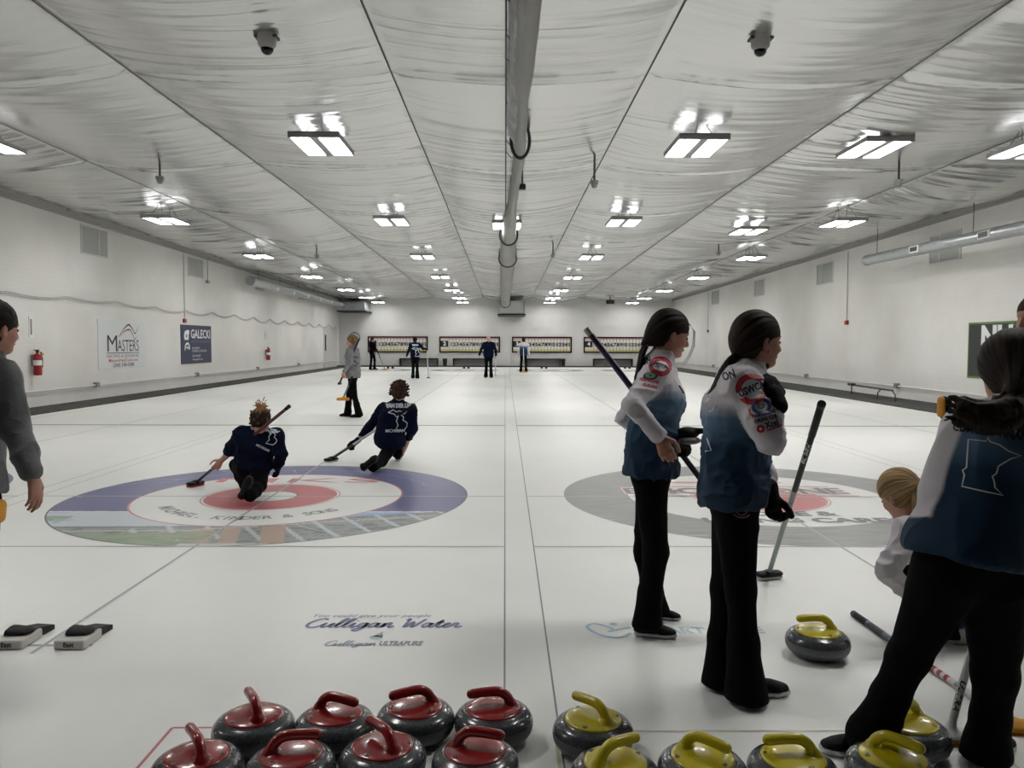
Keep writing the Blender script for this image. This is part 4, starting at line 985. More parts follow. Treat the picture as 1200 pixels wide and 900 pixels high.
# on the ice, lower right
e, h = G(1000, 719, .014), G(1190, 850, .02)
b1 = broom(e, h, 'white and red broom lying on the ice with an orange pad', [(0, .30, B_blu, 'grip'), (.30, .42, B_wht, 'shaft'), (.42, .56, B_wht, 'shaft'), (.56, .60, B_red, 'stripe'), (.60, .615, B_wht, 'shaft'), (.615, .635, B_red, 'stripe'), (.635, .655, B_wht, 'shaft'), (.655, .675, B_red, 'stripe'), (.675, 1, B_wht, 'shaft')], B_org, B_org, .12, (1, -.15, 0), .014, hs=1.25)
MB().tube([Vector(e).lerp(h, .02), Vector(e).lerp(h, .12)], .0172, 14).out('grip_wrap', B_blk, b1, True); MB().tube([Vector(e).lerp(h, .14), Vector(e).lerp(h, .25)], .0164, 14).out('grip_wrap', mat('broom_navy', (28, 36, 48), .4), b1, True)
along(b1, e, h, .525, 'TEAM', .028, B_red, width=.07); along(b1, e, h, .735, 'USA', .024, B_blk, width=.05)
h2 = G(1112, 860, .03); e2 = Q(1172, 640, 2.95)
b2 = broom(e2, h2, 'white broom standing beside the nearest bending player with a pale pad on the ice', [(0, .25, B_blk, 'grip'), (.25, .93, B_wht, 'shaft'), (.93, 1, B_red, 'collar')], B_wht, B_org, .075, (1, .1, 0), .014, hs=1.1)
along(b2, e2, h2, .80, 'ULTRA', .028, B_blk, width=.11)
# upright orange and black broom head beyond the right player
h3 = Q(1107, 477, 3.25); e3 = G(1152, 786, .01)
b3 = broom(e3, h3, 'broom held head up with a narrow orange and black head above the bending player shoulder', [(0, .3, B_blk, 'grip'), (.3, 1, B_gry, 'shaft')], B_blk, B_org, .035, (0, 0, 1), .012, headup=(1, 0, 0), hs=.9)
# ================================================================== people
def cat3(pts, k=4):
    P = [nv(p) for p in pts]; P = [2 * P[0] - P[1]] + P + [2 * P[-1] - P[-2]]; out = []
    for i in range(1, len(P) - 2):
        for j in range(k):
            t = j / k; a, b, c, d = P[i - 1], P[i], P[i + 1], P[i + 2]
            out.append(0.5 * ((2 * b) + (c - a) * t + (2 * a - 5 * b + 4 * c - d) * t * t + (3 * b - a - 3 * c + d) * t ** 3))
    out.append(P[-2]); return out
def col(rgb): return np.array(s2l(rgb))
SKINM = {}
def skin_mat(n, rgb):
    m = mat('skin_' + n, rgb, .55, spec=.35, attr=False, cvar=.06, cscale=20)
    m.node_tree.nodes['Principled BSDF'].inputs['Subsurface Weight'].default_value = .08
    m.node_tree.nodes['Principled BSDF'].inputs['Subsurface Radius'].default_value = (.012, .005, .003)
    return m
SK_A = skin_mat('tan', (176, 128, 108)); SK_B = skin_mat('fair', (196, 148, 130))
M_trs = mat('black_trousers', (15, 15, 17), .9, spec=.08, bump=.25, bscale=30)
M_gl = mat('black_glove', (11, 11, 12), .8, spec=.15, bump=.3, bscale=90)
M_shoe = mat('black_shoe', (12, 12, 13), .6, spec=.2, bump=.2, bscale=120); M_sole = mat('white_sole', (206, 206, 208), .5); M_lace = mat('shoe_lace', (170, 170, 170), .6)
M_eye = mat('eye_dark', (24, 18, 16), .2); M_brow = mat('eyebrow', (40, 28, 22), .8); M_lip = mat('lip', (150, 92, 84), .5)
def frame(f, u):
    f = unit(f); u = nv(u); u = unit(u - f * (u @ f)); l = np.cross(u, f); return f, l, u    # forward, left, up
def head_prims(F, c, f, u, hs=1.0, detail=True):
    f, l, u = frame(f, u); c = nv(c); M = np.array([f, l, u]); p = lambda a, b, d: c + (f * a + l * b + u * d) * hs
    E = lambda q, r, k=.012, sub=False: F.ell(p(*q), nv(r) * hs, M, k * hs, sub)
    E((-.012, 0, .028), (.094, .073, .086), .02); E((.030, 0, -.030), (.060, .058, .078), .03); E((.052, 0, -.082), (.034, .034, .026), .02)
    E((.0, 0, -.045), (.06, .056, .05), .03)
    if detail:
        E((.068, .0, .028), (.022, .045, .022), .015)
        for s_ in (-1, 1):
            E((.088, s_ * .030, .004), (.013, .015, .011), .010, True)
            E((.052, s_ * .040, -.025), (.026, .022, .024), .015)
            E((-.014, s_ * .080, -.012), (.019, .010, .032), .004); E((-.006, s_ * .090, -.008), (.010, .007, .019), .003, True)
        F.cone(p(.086, 0, .012), p(.108, 0, -.026), .008 * hs, .0095 * hs, .008 * hs); E((.098, 0, -.032), (.012, .015, .007), .006)
        E((.084, 0, -.052), (.012, .020, .006), .005); E((.082, 0, -.062), (.012, .018, .0065), .005); E((.079, 0, -.084), (.015, .016, .013), .010)
def eyes(c, f, u, hs, parent, browcol=None):
    f, l, u = frame(f, u); c = nv(c); p = lambda a, b, d: c + (f * a + l * b + u * d) * hs; M = np.array([f, l, u])
    for s_ in (-1, 1):
        F = Field(); F.ell(p(.0785, s_ * .030, .003), nv((.0085, .013, .0075)) * hs, M, 0); surf('eye', F, .0025, M_eye, parent, it=1)
        F = Field(); F.cone(p(.084, s_ * .018, .026), p(.076, s_ * .045, .027), .0035 * hs, .0025 * hs, 0); surf('eyebrow', F, .0025, browcol or M_brow, parent, it=1)
    F = Field(); F.ell(p(.0885, 0, -.057), nv((.009, .018, .007)) * hs, M, 0); surf('lips', F, .0028, M_lip, parent, it=1)
def hand_prims(F, w, fd, pn, thumb, curl=25, s=1.0, fat=0.0, pk=.006, spread=.0, tcurl=25):
    w = nv(w); fd = unit(fd); pn = nv(pn); pn = unit(pn - fd * (pn @ fd)); th = nv(thumb); th = th - fd * (th @ fd) - pn * (th @ pn); th = unit(th)
    g = fat
    F.ecap(w - fd * .01 * s, w + fd * .075 * s, (.026 * s + g, .016 * s + g), (.038 * s + g, .013 * s + g), th, .012)
    L = [.068, .076, .071, .056]; off = [.029, .010, -.010, -.029]
    tips = []
    for i in range(4):
        b = w + (fd * (.078 - .004 * abs(i - 1)) + th * off[i]) * s; ang = math.radians(curl * .6); r = (.0088 - .0006 * (i == 3)) * s + g
        d0 = unit(fd + th * spread * (1.5 - i))
        for j, fr in enumerate((.45, .30, .25)):
            d = d0 * math.cos(ang) + pn * math.sin(ang); e = b + d * L[i] * fr * s; F.cone(b, e, r, r * .93, pk if j == 0 else .003); b = e; r *= .93; ang += math.radians(curl)
        tips.append(b)
    b = w + (fd * .018 + th * .026) * s; d = unit(fd * .75 + th * .75 + pn * .35)
    for j, (ll, r) in enumerate(((.040, .0125), (.032, .0100), (.026, .0092))):
        e = b + d * ll * s; F.cone(b, e, r * s + g, r * .93 * s + g, .008 if j == 0 else .003); b = e; d = unit(d + (-th * math.sin(math.radians(tcurl)) + pn * .12 + fd * .25))
    return tips
def shoe(parent, heel, toe, up=(0, 0, 1), L=None, m=None, solem=None, laces=True, lab=None, h=.07, swoosh=False, grey=False):
    """heel & toe are points under the sole"""
    heel, toe = nv(heel), nv(toe); f = unit(toe - heel); L = np.linalg.norm(toe - heel) if L is None else L; f, l, u = frame(f, up); k = L / .25
    p = lambda a, b, d: heel + (f * a + l * b + u * d) * k; M = np.array([f, l, u])
    S = Field()
    S.sweep([p(.030, 0, .016), p(.10, 0, .016), p(.175, 0, .016), p(.212, 0, .017)], [(.034 * k, .016 * k), (.035 * k, .016 * k), (.043 * k, .016 * k), (.035 * k, .015 * k)], l, .01); S.plane(p(0, 0, .024), u, 0)
    F = Field()
    F.sweep([p(.033, 0, .035), p(.10, 0, .036), p(.175, 0, .030), p(.208, 0, .028)], [(.027 * k, .026 * k), (.028 * k, .026 * k), (.036 * k, .022 * k), (.030 * k, .018 * k)], l, .02)
    F.cone(p(.045, 0, .04), p(.048, 0, h + .01), .031 * k, .030 * k, .02); F.cone(p(.05, 0, .065), p(.15, 0, .042), .024 * k, .022 * k, .02)
    F.plane(p(0, 0, .023), -u, 0)
    o, _, _ = surf('shoe', F, .0055, m or M_shoe, parent)
    surf('sole', S, .0055, solem or M_sole, o)
    if laces:
        g = MB()
        for i in range(4):
            a = .085 + .02 * i; zz_ = .088 - (i * .0115); g.tube([p(a, -.018, zz_ - .006), p(a, 0, zz_ + .002), p(a, .018, zz_ - .006)], .0035 * k, 6)
        g.out('laces', M_lace if not grey else mat('dark_lace', (60, 60, 60), .6), o, True)
    if lab: o['label'] = lab
    return o
def folds(amp, sc=(9, 9, 9), seed=1):
    def f(V):
        W = V + .03 * np.stack([noise3(V * 6, seed + 7), noise3(V * 6, seed + 8), noise3(V * 6, seed + 9)], -1)
        n1 = noise3(W * nv(sc), seed); n2 = noise3(W * nv(sc) * 2.2, seed + 1)
        return amp * ((1 - np.abs(n1)) ** 3 * 1.6 - .5 + .5 * (1 - np.abs(n2)) ** 3)
    return f
def torso_prims(F, J, s, fat=0.0, loose=0.0, hem=None, k=.05):
    pel, wai, che, neck = [nv(J[x]) for x in ('pel', 'wai', 'che', 'neck')]; side = nv(J['shR']) - nv(J['shL']); hs_ = nv(J['hipR']) - nv(J['hipL'])
    T = lambda a, b: (a * s + fat + loose * a / .15, b * s + fat + loose * a / .15)
    J_ = J.get('w', 1.0)
    F.ecap(pel, wai, T(.155 * J_, .115), T(.138 * J_, .105), hs_, k * s); F.ecap(wai, che, T(.138 * J_, .105), T(.150 * J_, .115), side, k * s)
    F.ecap(che, (che + neck) / 2 + (neck - che) * .12, T(.150 * J_, .112), T(.105 * J_, .075), side, k * s)
    F.cone(J['shL'], J['shR'], .058 * s + fat, .058 * s + fat, k * s)
    if hem is not None:
        F.ecap(pel, hem, T(.155 * J_, .115), T(.152 * J_, .113), hs_, .03)
def person(lab, J, s=1.0, skin=SK_A, jersey=None, jcol=None, trouser=M_trs, hair=None, vox=.006, hands=('skin', 'skin'), handinfo=None, shoes=None, base=None, det=True,
           hem=.10, flare=.075, extra_head=True, jvox=None, jloose=.012, jdisp=None, tdisp=None, group=None, thigh=.088, cuff=.046, sleeve=.050, facedet=True, name='person', collar=None, jhem_n=None, wrist_r=.028):
    J = {k_: (nv(v) if not isinstance(v, (float, int)) else v) for k_, v in J.items()}
    J.setdefault('hx', .0)
    if base is None: base = ((J['anL'] + J['anR']) / 2 * nv((1, 1, 0)))
    root = empty(name, Vector(base), lab, 'person', group)
    side = unit(J['shR'] - J['shL'])
    # --- body: one continuous skin surface under the clothes
    B = Field(); hs = J.get('hs', 1.0) * s
    head_prims(B, J['head'], J['hf'], J['hu'], hs, facedet)
    f, l, u = frame(J['hf'], J['hu'])
    B.cone(J['head'] - u * .075 * hs - f * .018 * hs, J['neck'], .046 * s, .052 * s, .025)
    torso_prims(B, J, s, -.012)
    for S_ in 'LR':
        B.cone(J['sh' + S_], J['el' + S_], .040 * s, .033 * s, .03); B.cone(J['el' + S_], J['wr' + S_], .033 * s, .022 * s, .02)
        B.cone(J['hip' + S_], J['kn' + S_], .070 * s, .045 * s, .03); B.cone(J['kn' + S_], J['kn' + S_] + (J['an' + S_] - J['kn' + S_]) * .82, .045 * s, .030 * s, .02)
    if handinfo:
        for S_, kind in zip('LR', hands):
            hi = handinfo[S_]
            if kind == 'skin': hand_prims(B, J['wr' + S_], hi[0], hi[1], hi[2], hi[3], hi[4] if len(hi) > 4 else s)
            else: B.cone(J['wr' + S_], J['wr' + S_] + unit(hi[0]) * .05 * s, .02 * s, .02 * s, .01)
    body, BV, BF = surf('body', B, vox, skin, root, it=1)
    if det and facedet: eyes(J['head'], J['hf'], J['hu'], hs, body)
    # --- gloves
    if handinfo:
        for S_, kind in zip('LR', hands):
            if kind == 'glove':
                hi = handinfo[S_]; Gf = Field(); hand_prims(Gf, J['wr' + S_], hi[0], hi[1], hi[2], hi[3], hi[4] if len(hi) > 4 else s, fat=.0045)
                a = J['wr' + S_]; Gf.cone(a - unit(hi[0]) * .035, a + unit(hi[0]) * .02, .037 * s, .033 * s, .012)
                surf('glove', Gf, min(vox, .005), M_gl, root)
    # --- trousers
    T = Field(); hipax = unit(J['hipR'] - J['hipL'])
    T.ecap(J['pel'], J['pel'] + (J['wai'] - J['pel']) * .45, (.150 * s * J.get('w', 1), .112 * s), (.138 * s * J.get('w', 1), .105 * s), hipax, .04)
    tf = J.get('tf', nv((0, 0, 0)))
    for S_ in 'LR':
        h_, k_, a_ = J['hip' + S_], J['kn' + S_], J['an' + S_]
        T.cone(h_, k_, thigh * s, .060 * s, .045); T.cone(k_, k_ + (a_ - k_) * .55, .060 * s, .056 * s, .03)
        T.cone(k_ + (a_ - k_) * .55, a_ + unit(a_ - k_) * J.get('hx', 0.0), .056 * s, flare * s, .03)
    for b_ in 'LR':
        if 'cut' + b_ in J: T.plane(J['cut' + b_][:3], J['cut' + b_][3:], .0)
    T.plane((0, 0, J.get('tz', .022)), (0, 0, -1), 0)
    tr, TV, TF = surf('trousers', T, vox * 1.15, trouser, root, disp=tdisp or folds(.004 * s, (7, 7, 5), 5))
    # --- jersey
    jv = jvox or vox
    C_ = Field(); ax = unit(J['wai'] - J['pel']); hemp = J['pel'] - ax * hem * s if 'hem' not in J else J['hem']
    torso_prims(C_, J, s, .010, jloose, hemp)
    for S_ in 'LR':
        C_.cone(J['sh' + S_], J['el' + S_], (sleeve + .014) * s, sleeve * s, .035)
        e, w_ = J['el' + S_], J['wr' + S_]; C_.cone(e, e + (w_ - e) * J.get('sf', .9), sleeve * s, cuff * .86 * s, .012)
    nb = J['neck'] + (J['head'] - u * .08 * hs - J['neck']) * (.42 if collar is None else collar)
    C_.cone(J['neck'] - (J['head'] - J['neck']) * .15, nb, .070 * s, .060 * s, .03)
    C_.plane(hemp, jhem_n if jhem_n is not None else -ax, .004)
    jo, JV, JF = surf('jersey', C_, jv, jersey, root, disp=jdisp or folds(.0085 * s, (12, 12, 15), 9), colf=jcol)
    R = dict(root=root, body=body, jersey=jo, jb=bvh_of(JV, JF), tb=bvh_of(TV, TF), trousers=tr, J=J, f=f, l=l, u=u, hs=hs)
    # --- shoes
    if shoes:
        for sp_ in shoes: shoe(root, **sp_)
    if hair: hair(R)
    return R
def hair_mat(n, rgb): return mat('hair_' + n, rgb, .62, spec=.14, attr=True, bump=.0)
def hair_colf(dark, light, tie, c, freq=46, seed=3):
    dark, light = col(dark), col(light); tie = nv(tie); c = nv(c); ax = unit(tie - c)
    t = nv((0, 0, 1)); e1 = unit(np.cross(ax, t)); e2 = np.cross(ax, e1)
    def f(V):
        q = V - c; a = np.arctan2(q @ e2, q @ e1); n = noise3(np.stack([a * freq / 3, (q @ ax) * 9, a * 0], -1), seed); n2 = noise3(np.stack([a * freq, (q @ ax) * 14, a * 0], -1), seed + 2)
        w_ = np.clip(.45 + .5 * n + .3 * n2, 0, 1)[:, None]; return dark * (1 - w_) + light * w_
    return f
def hair_disp(tie, c, amp=.0022, freq=14, seed=4):
    tie = nv(tie); c = nv(c); ax = unit(tie - c); e1 = unit(np.cross(ax, nv((0, 0, 1)))); e2 = np.cross(ax, e1)
    def f(V):
        q = V - c; a = np.arctan2(q @ e2, q @ e1); return amp * noise3(np.stack([a * freq, (q @ ax) * 6, a * 0], -1), seed)
    return f
def ponytail_hair(R, tail, rad, dark, light, cc=.048, tie_r=.02, strands=16, seed=1, vox=.004, line=None, tiecol=None, mess=.012, capgrow=.012, facedown=0):
    J, f, l, u, hs = R['J'], R['f'], R['l'], R['u'], R['hs']; c = J['head']; M = np.array([f, l, u]); p = lambda a, b, d: c + (f * a + l * b + u * d) * hs
    m = hair_mat('strands_%d_%d' % (dark[0], light[0]), dark); tie = nv(tail[0]); rr = random.Random(seed)
    H = Field(); g = capgrow
    H.ell(p(-.018, 0, .032), nv((.094 + g, .074 + g, .086 + g)) * hs, M, 0)
    H.ell(p(-.03, 0, -.02), nv((.075 + g, .064 + g, .06 + g)) * hs, M, .03 * hs)
    H.cone(p(-.075, 0, -.0), tie, .045 * hs, tie_r * 1.1, .03 * hs)
    H.ell(p(cc, 0, -.050), nv((.090, .13, .082)) * hs, M, .008, True); H.ell(p(.108, 0, .008), nv((.036, .075, .056)) * hs, M, .012, True)
    H.plane(p(-.05, 0, -.078), f * .25 - u, .01)
    o, _, _ = surf('hair', H, vox, m, R['root'], disp=hair_disp(tie, c), colf=hair_colf(dark, light, tie, c))
    # tail made of many locks
    T = Field(); tl = [nv(t) for t in tail]
    for k in range(strands):
        a = rr.uniform(0, 6.28); q = rr.uniform(.2, 1); e1 = l * math.cos(a) + u * math.sin(a)
        ln = rr.uniform(.82, 1.0); pts = []; rads = []
        cv = cat3(tl, 3); nn_ = max(3, int(len(cv) * ln))
        for i in range(nn_):
            t = i / (len(cv) - 1); R_ = np.interp(t, np.linspace(0, 1, len(rad)), rad)
            pts.append(cv[i] + e1 * R_ * q * .8 + nv((noise3(nv((t * 3, k * 3.1, 0)), seed), noise3(nv((t * 3, k * 3.1, 5)), seed), noise3(nv((t * 3, k * 3.1, 9)), seed))) * mess * t)
            rads.append(max(.0022, R_ * .42 * (1 - .75 * max(0, (t - .6 * ln) / (1 - .6 * ln + .01)))))
        for i in range(len(pts) - 1): T.cone(pts[i], pts[i + 1], rads[i], rads[i + 1], .003)
    dk, lt = col(dark), col(light)
    tlen = np.linalg.norm(tl[-1] - tl[0])
    def cf(V):
        t = np.linalg.norm(V - tl[0], axis=1) / tlen; n = noise3(np.stack([V[:, 0] * 160, V[:, 1] * 160, V[:, 2] * 14], -1), 6)
        w_ = np.clip(.25 + .5 * t + .45 * n, 0, 1)[:, None]; return dk * (1 - w_) + lt * w_
    surf('ponytail', T, vox * .9, m, o, colf=cf, it=1)
    MB().tube([tie + (l * math.cos(t) + u * math.sin(t)) * tie_r * 1.15 for t in np.linspace(0, 6.283, 17)], .006, 8, False).out('hair_tie', tiecol or M_black, o, True)
    return o
def short_hair(dark, light, carve=False, curls=0, bun=0, vox=.004, line=(.080, .055, -.045, -.062), grow=.012, cseed=1, messy=.0):
    def fn(R):
        J, f, l, u, hs = R['J'], R['f'], R['l'], R['u'], R['hs']; c = J['head']; M = np.array([f, l, u]); p = lambda a, b, d: c + (f * a + l * b + u * d) * hs
        m = hair_mat('strands_%d_%d' % (dark[0], light[0]), dark)
        H = Field(); H.ell(p(-.018, 0, .032), nv((.094 + grow, .074 + grow, .086 + grow)) * hs, M, 0); H.ell(p(-.035, 0, -.02), nv((.07 + grow, .062 + grow, .055 + grow)) * hs, M, .03 * hs)
        n = nv((-(line[1] - line[3]), 0, (line[0] - line[2]))); n = n / np.linalg.norm(n); nn = f * n[0] + u * n[2]
        if carve:
            H.ell(p(.052, 0, -.060), nv((.066, .13, .082)) * hs, M, .008, True); H.ell(p(.108, 0, .008), nv((.036, .075, .056)) * hs, M, .012, True); H.plane(p(-.05, 0, -.078), f * .25 - u, .01)
        else: H.plane(p(line[0], 0, line[1]), -nn, .010)
        rr = random.Random(cseed)
        for i in range(curls):
            a = rr.uniform(0, 6.28); b = rr.uniform(.0, 2.1); d = (f * math.cos(a) * math.sin(b) + l * math.sin(a) * math.sin(b) + u * math.cos(b)); b0 = p(-.02, 0, .03) + d * .088 * hs
            if (b0 - p(line[0], 0, line[1])) @ nn < 0: continue
            e = unit(nv((rr.uniform(-1, 1), rr.uniform(-1, 1), rr.uniform(-.3, 1)))); q = [b0, b0 + d * .012 * hs + e * .008, b0 + d * .02 * hs + e * .018, b0 + d * .012 * hs + e * .028]
            for j in range(3): H.cone(q[j], q[j + 1], .010 - .002 * j, .008 - .002 * j, .006)
        top = p(-.04, 0, .12)
        for i in range(bun):
            d = unit(nv((rr.uniform(-1, 1), rr.uniform(-1, 1), rr.uniform(-.5, 1.2)))); b0 = top + d * .01; L = rr.uniform(.03, .085)
            e = unit(nv((rr.uniform(-1, 1), rr.uniform(-1, 1), rr.uniform(-1, 1)))); q = [b0, b0 + d * L * .5 + e * .01, b0 + d * L + e * .03 - nv((0, 0, .01))]
            for j in range(2): H.cone(q[j], q[j + 1], .007 - .0025 * j, .0045 - .002 * j, .004)
        dk, lt = col(dark), col(light); zt = top[2]
        def cf(V):
            w_ = .5 + .6 * noise3(V * nv((60, 60, 30)), 3)
            if bun: w_ = w_ * .6 + np.clip((V[:, 2] - zt + .03) * 14, -.3, .8)
            w_ = np.clip(w_, 0, 1)[:, None]; return dk * (1 - w_) + lt * w_
        surf('hair', H, vox, m, R['root'], colf=cf, it=1, disp=lambda V: (.002 + messy) * noise3(V * 70, 4))
    return fn
# ---- jersey colours
M_jer = mat('printed_jersey', (200, 200, 200), .7, spec=.25, attr=True, bump=.15, bscale=260, bdist=.002)
M_navy = mat('navy_jersey', (14, 22, 42), .85, spec=.08, bump=.2, bscale=60)
WHT = col((205, 200, 206)); BL1 = col((98, 126, 152)); BL2 = col((28, 60, 84)); BL3 = col((18, 46, 70))
def jersey_colf(R_J, top, ztop, zbot, lat=None):
    """white yoke and sleeves, body fading from pale blue at ztop to deep blue at zbot; sleeves by closeness to the arm bones"""
    J = {k_: nv(v) for k_, v in R_J.items() if not isinstance(v, (float, int))}
    def seg(V, a, b):
        ba = b - a; t = np.clip(((V - a) @ ba) / (ba @ ba), 0, 1); return np.linalg.norm(V - a - t[:, None] * ba, axis=1), t
    def f(V):
        arm = np.full(len(V), 9.)
        for S_ in 'LR':
            sh, el, wr = J['sh' + S_], J['el' + S_], J['wr' + S_]
            out = unit(sh - J['che']); 
            d1, t1 = seg(V, sh, el); d2, _ = seg(V, el, wr); d1 = np.where(t1 <= 0.02, d1 + .02, d1)
            arm = np.minimum(arm, np.minimum(d1, d2))
        spine, _ = seg(V, J['pel'], (J['che']))
        up = unit(J['neck'] - J['pel']); h = (V - J['pel']) @ up
        t = np.clip((ztop - h) / (ztop - zbot), 0, 1)
        nz = noise3(V * nv((14, 14, 9)), 12) * .05
        t = np.clip(t + nz * (t > 0), 0, 1)[:, None]
        a = np.clip(t / .22, 0, 1); b = np.clip((t - .18) / .40, 0, 1); c_ = np.clip((t - .5) / .5, 0, 1)
        C = WHT * (1 - a) + BL1 * a; C = C * (1 - b) + BL2 * b; C = C * (1 - c_) + BL3 * c_
        sl = (arm < .068)[:, None]
        if lat is not None:
            ax = unit(J['shR'] - J['shL']); up_ = J['neck'] - J['pel']; tt = np.clip(((V - J['pel']) @ up_) / (up_ @ up_), 0, 1); c0 = J['pel'] + tt[:, None] * up_
            q_ = np.abs((V - c0) @ ax); sl = (np.clip((q_ - lat) / .008, 0, 1) * np.clip((.105 - arm) / .008, 0, 1))[:, None]; return WHT * sl + C * (1 - sl)
        return np.where(sl, WHT, C)
    return f
def patch(R, p, px, py, D, m, nm='logo_patch', rot=0.0, to='jersey', N=None, lift=.003, L=.010, U=None, V=None, sub=None):
    O = Q(px, py, D); u_ = Vector((1, 0, 0)) if U is None else Vector(U); N = (CL - O).normalized(); v_ = Vector((0, 0, 1)); v_ = (v_ - N * v_.dot(N)).normalized(); u_ = v_.cross(N)
    stick(nm, xf2d(p, rot=rot), O, u_, v_, N, R['jb'] if to == 'jersey' else R['tb'], m, R['jersey'] if to == 'jersey' else R['trousers'], L, lift)
P_r = mat('patch_red', (166, 34, 44), .6); P_w = mat('patch_white', (206, 204, 208), .6); P_n = mat('patch_navy', (24, 30, 60), .6); P_b = mat('patch_blue', (40, 60, 130), .6); P_g = mat('patch_green', (90, 140, 110), .6); P_y = mat('patch_yellow', (206, 180, 50), .6); P_o = mat('patch_orange', (200, 84, 50), .6); P_pk = mat('emblem_pink', (150, 96, 104), .6)
def S2(a): return dict((k_, Q(*v)) for k_, v in a.items())
# ================= girl 1 : standing, broom under her arm
D = 3.93; DN, DF = 3.80, 4.06
J = S2(dict(head=(785, 392, 3.93), neck=(771, 424, 3.93), che=(769, 468, 3.93), wai=(765, 512, 3.93), pel=(763, 548, 3.93), shR=(768, 440, DN + .02), shL=(772, 440, DF),
     elR=(741, 474, 3.68), wrR=(773, 512, 3.66), elL=(732, 490, 4.10), wrL=(790, 516, 4.00), hipR=(762, 566, 3.86), hipL=(764, 566, 4.00), knR=(768, 648, 3.86), knL=(757, 645, 4.02), anR=(757, 738, 3.86), anL=(768, 720, 4.08)))
J.update(hf=(1, .22, -.30), hu=(.30, 0, 1), hs=1.02, w=.90, tz=.056, hx=.035); J['hem'] = Q(762, 556, 3.93)
jc = jersey_colf(J, 0, .42, .05)
def hair1(R):
    ponytail_hair(R, [Q(757, 404, 3.93), Q(752, 416, 3.91), Q(748, 436, 3.90), Q(742, 450, 3.90)], [.022, .026, .018, .008], (17, 13, 12), (44, 33, 28), tie_r=.024, strands=16, line=(.086, .050, -.020, -.060))
    g = MB(); f, l, u, hs = R['f'], R['l'], R['u'], R['hs']; c = R['J']['head']; p = lambda a, b, d: c + (f * a + l * b + u * d) * hs
    for i in range(6):
        o_ = .006 * i; g.tube([p(.075, -.02 + .003 * i, .082), p(.104 + o_ * .3, -.03, .05), p(.118 + o_ * .5, -.035, -.02), p(.112 + o_ * .5, -.035, -.08), p(.085 + o_ * .6, -.04, -.14 - .006 * i)], [.0009, .0008, .0007, .0006, .0004], 5)
    g.out('loose_strands', mat('hair_loose', (84, 62, 52), .6), R['root'], True)
handR = (Q(783, 533, 3.64) - Q(774, 512, 3.66), (.2, 1, 0), (.9, 0, -.3), 32, .98)
handL = (Q(802, 520, 3.93) - Q(790, 514, 4.0), (.2, -.6, -.7), (.2, -1, .3), 48, 1.0)
G1 = person('left of the two standing ponytailed players, purple broom behind her back', J, .97, SK_A, M_jer, jc, hair=hair1, vox=.0055,
    hands=('glove', 'skin'), handinfo={'L': handL, 'R': handR}, hem=.08, flare=.080, sleeve=.047, jloose=.008, wrist_r=.03, thigh=.086,
    jhem_n=(0, 0, -1), shoes=[dict(heel=G(741, 744), toe=G(797, 748)), dict(heel=G(762, 724), toe=G(801, 727))], facedet=True)
U1 = Vector(CR.col[0])
c1 = (774, 429, 3.7)
for m_, p_ in ((P_r, disc2d(0, .056, 36, 0, 0, .86)), (P_w, disc2d(0, .034, 28, 0, 0, .7)), (P_n, ribbon2d(catmull([(-.05, -.006), (-.02, .012), (.02, .004), (.05, -.016)]), .010)), (P_n, text2d('USWCA', .026, width=.06, bold=.001))):
    patch(G1, p_, *c1, m_, lift=.003 + .0012 * (m_ is P_w) + .0024 * (m_ is P_n), rot=-.12)
patch(G1, disc2d(0, .034, 24, 0, 0, .55), 762, 441, 3.7, P_n); patch(G1, disc2d(.008, .024, 24, 0, 0, .5), 762, 440, 3.7, P_g, lift=.0045)
patch(G1, merge2d(xf2d(text2d('FOUR SEASONS', .020, width=.09, bold=.001), 0, .012), xf2d(text2d('CURLING', .020, width=.07, bold=.001), .01, -.012)), 760, 449, 3.7, P_r, rot=-.2)
patch(G1, text2d('ON', .05, width=.05, bold=.002), 757, 423, 3.8, P_n, rot=.3)
MB().tube([Q(796, 452, 3.80), Q(799, 457, 3.78), Q(801, 461, 3.78)], .004, 6).out('zip_pull', M_black, G1['jersey'], True)
e, h = Q(687, 385, 4.02), Q(858, 610, 3.86)
b4 = broom(e, h, 'purple handled broom tucked under the arm of the left standing player', [(0, .50, B_pur, 'grip'), (.50, .62, B_dk, 'shaft'), (.62, 1, B_dk, 'shaft')], B_blk, B_padw, .075, (.5, .5, .4), .0145)
MB().tube([e, Vector(e).lerp(h, .035)], .0182, 14).out('silver_cap', B_sil, b4, True); along(b4, e, h, .255, 'hardline', .024, B_wht, width=.10)
# cap-like black brush head near her hand
f = Field(); cc = Q(806, 507, 3.86); f.ell(cc, (.058, .05, .030), None, .01); f.cone(Q(815, 505, 3.84), Q(823, 505, 3.82), .016, .015, .01)
bh = empty('gripper_cover', cc, 'black rounded shoe gripper held in the left standing player gloved hand', 'shoe cover')
surf('rubber_shell', f, .005, B_blk, bh); f = Field(); f.ell(Q(808, 516, 3.84), (.056, .05, .020), None, .01); surf('grey_sole', f, .005, mat('gripper_grey', (104, 102, 98), .6), bh)
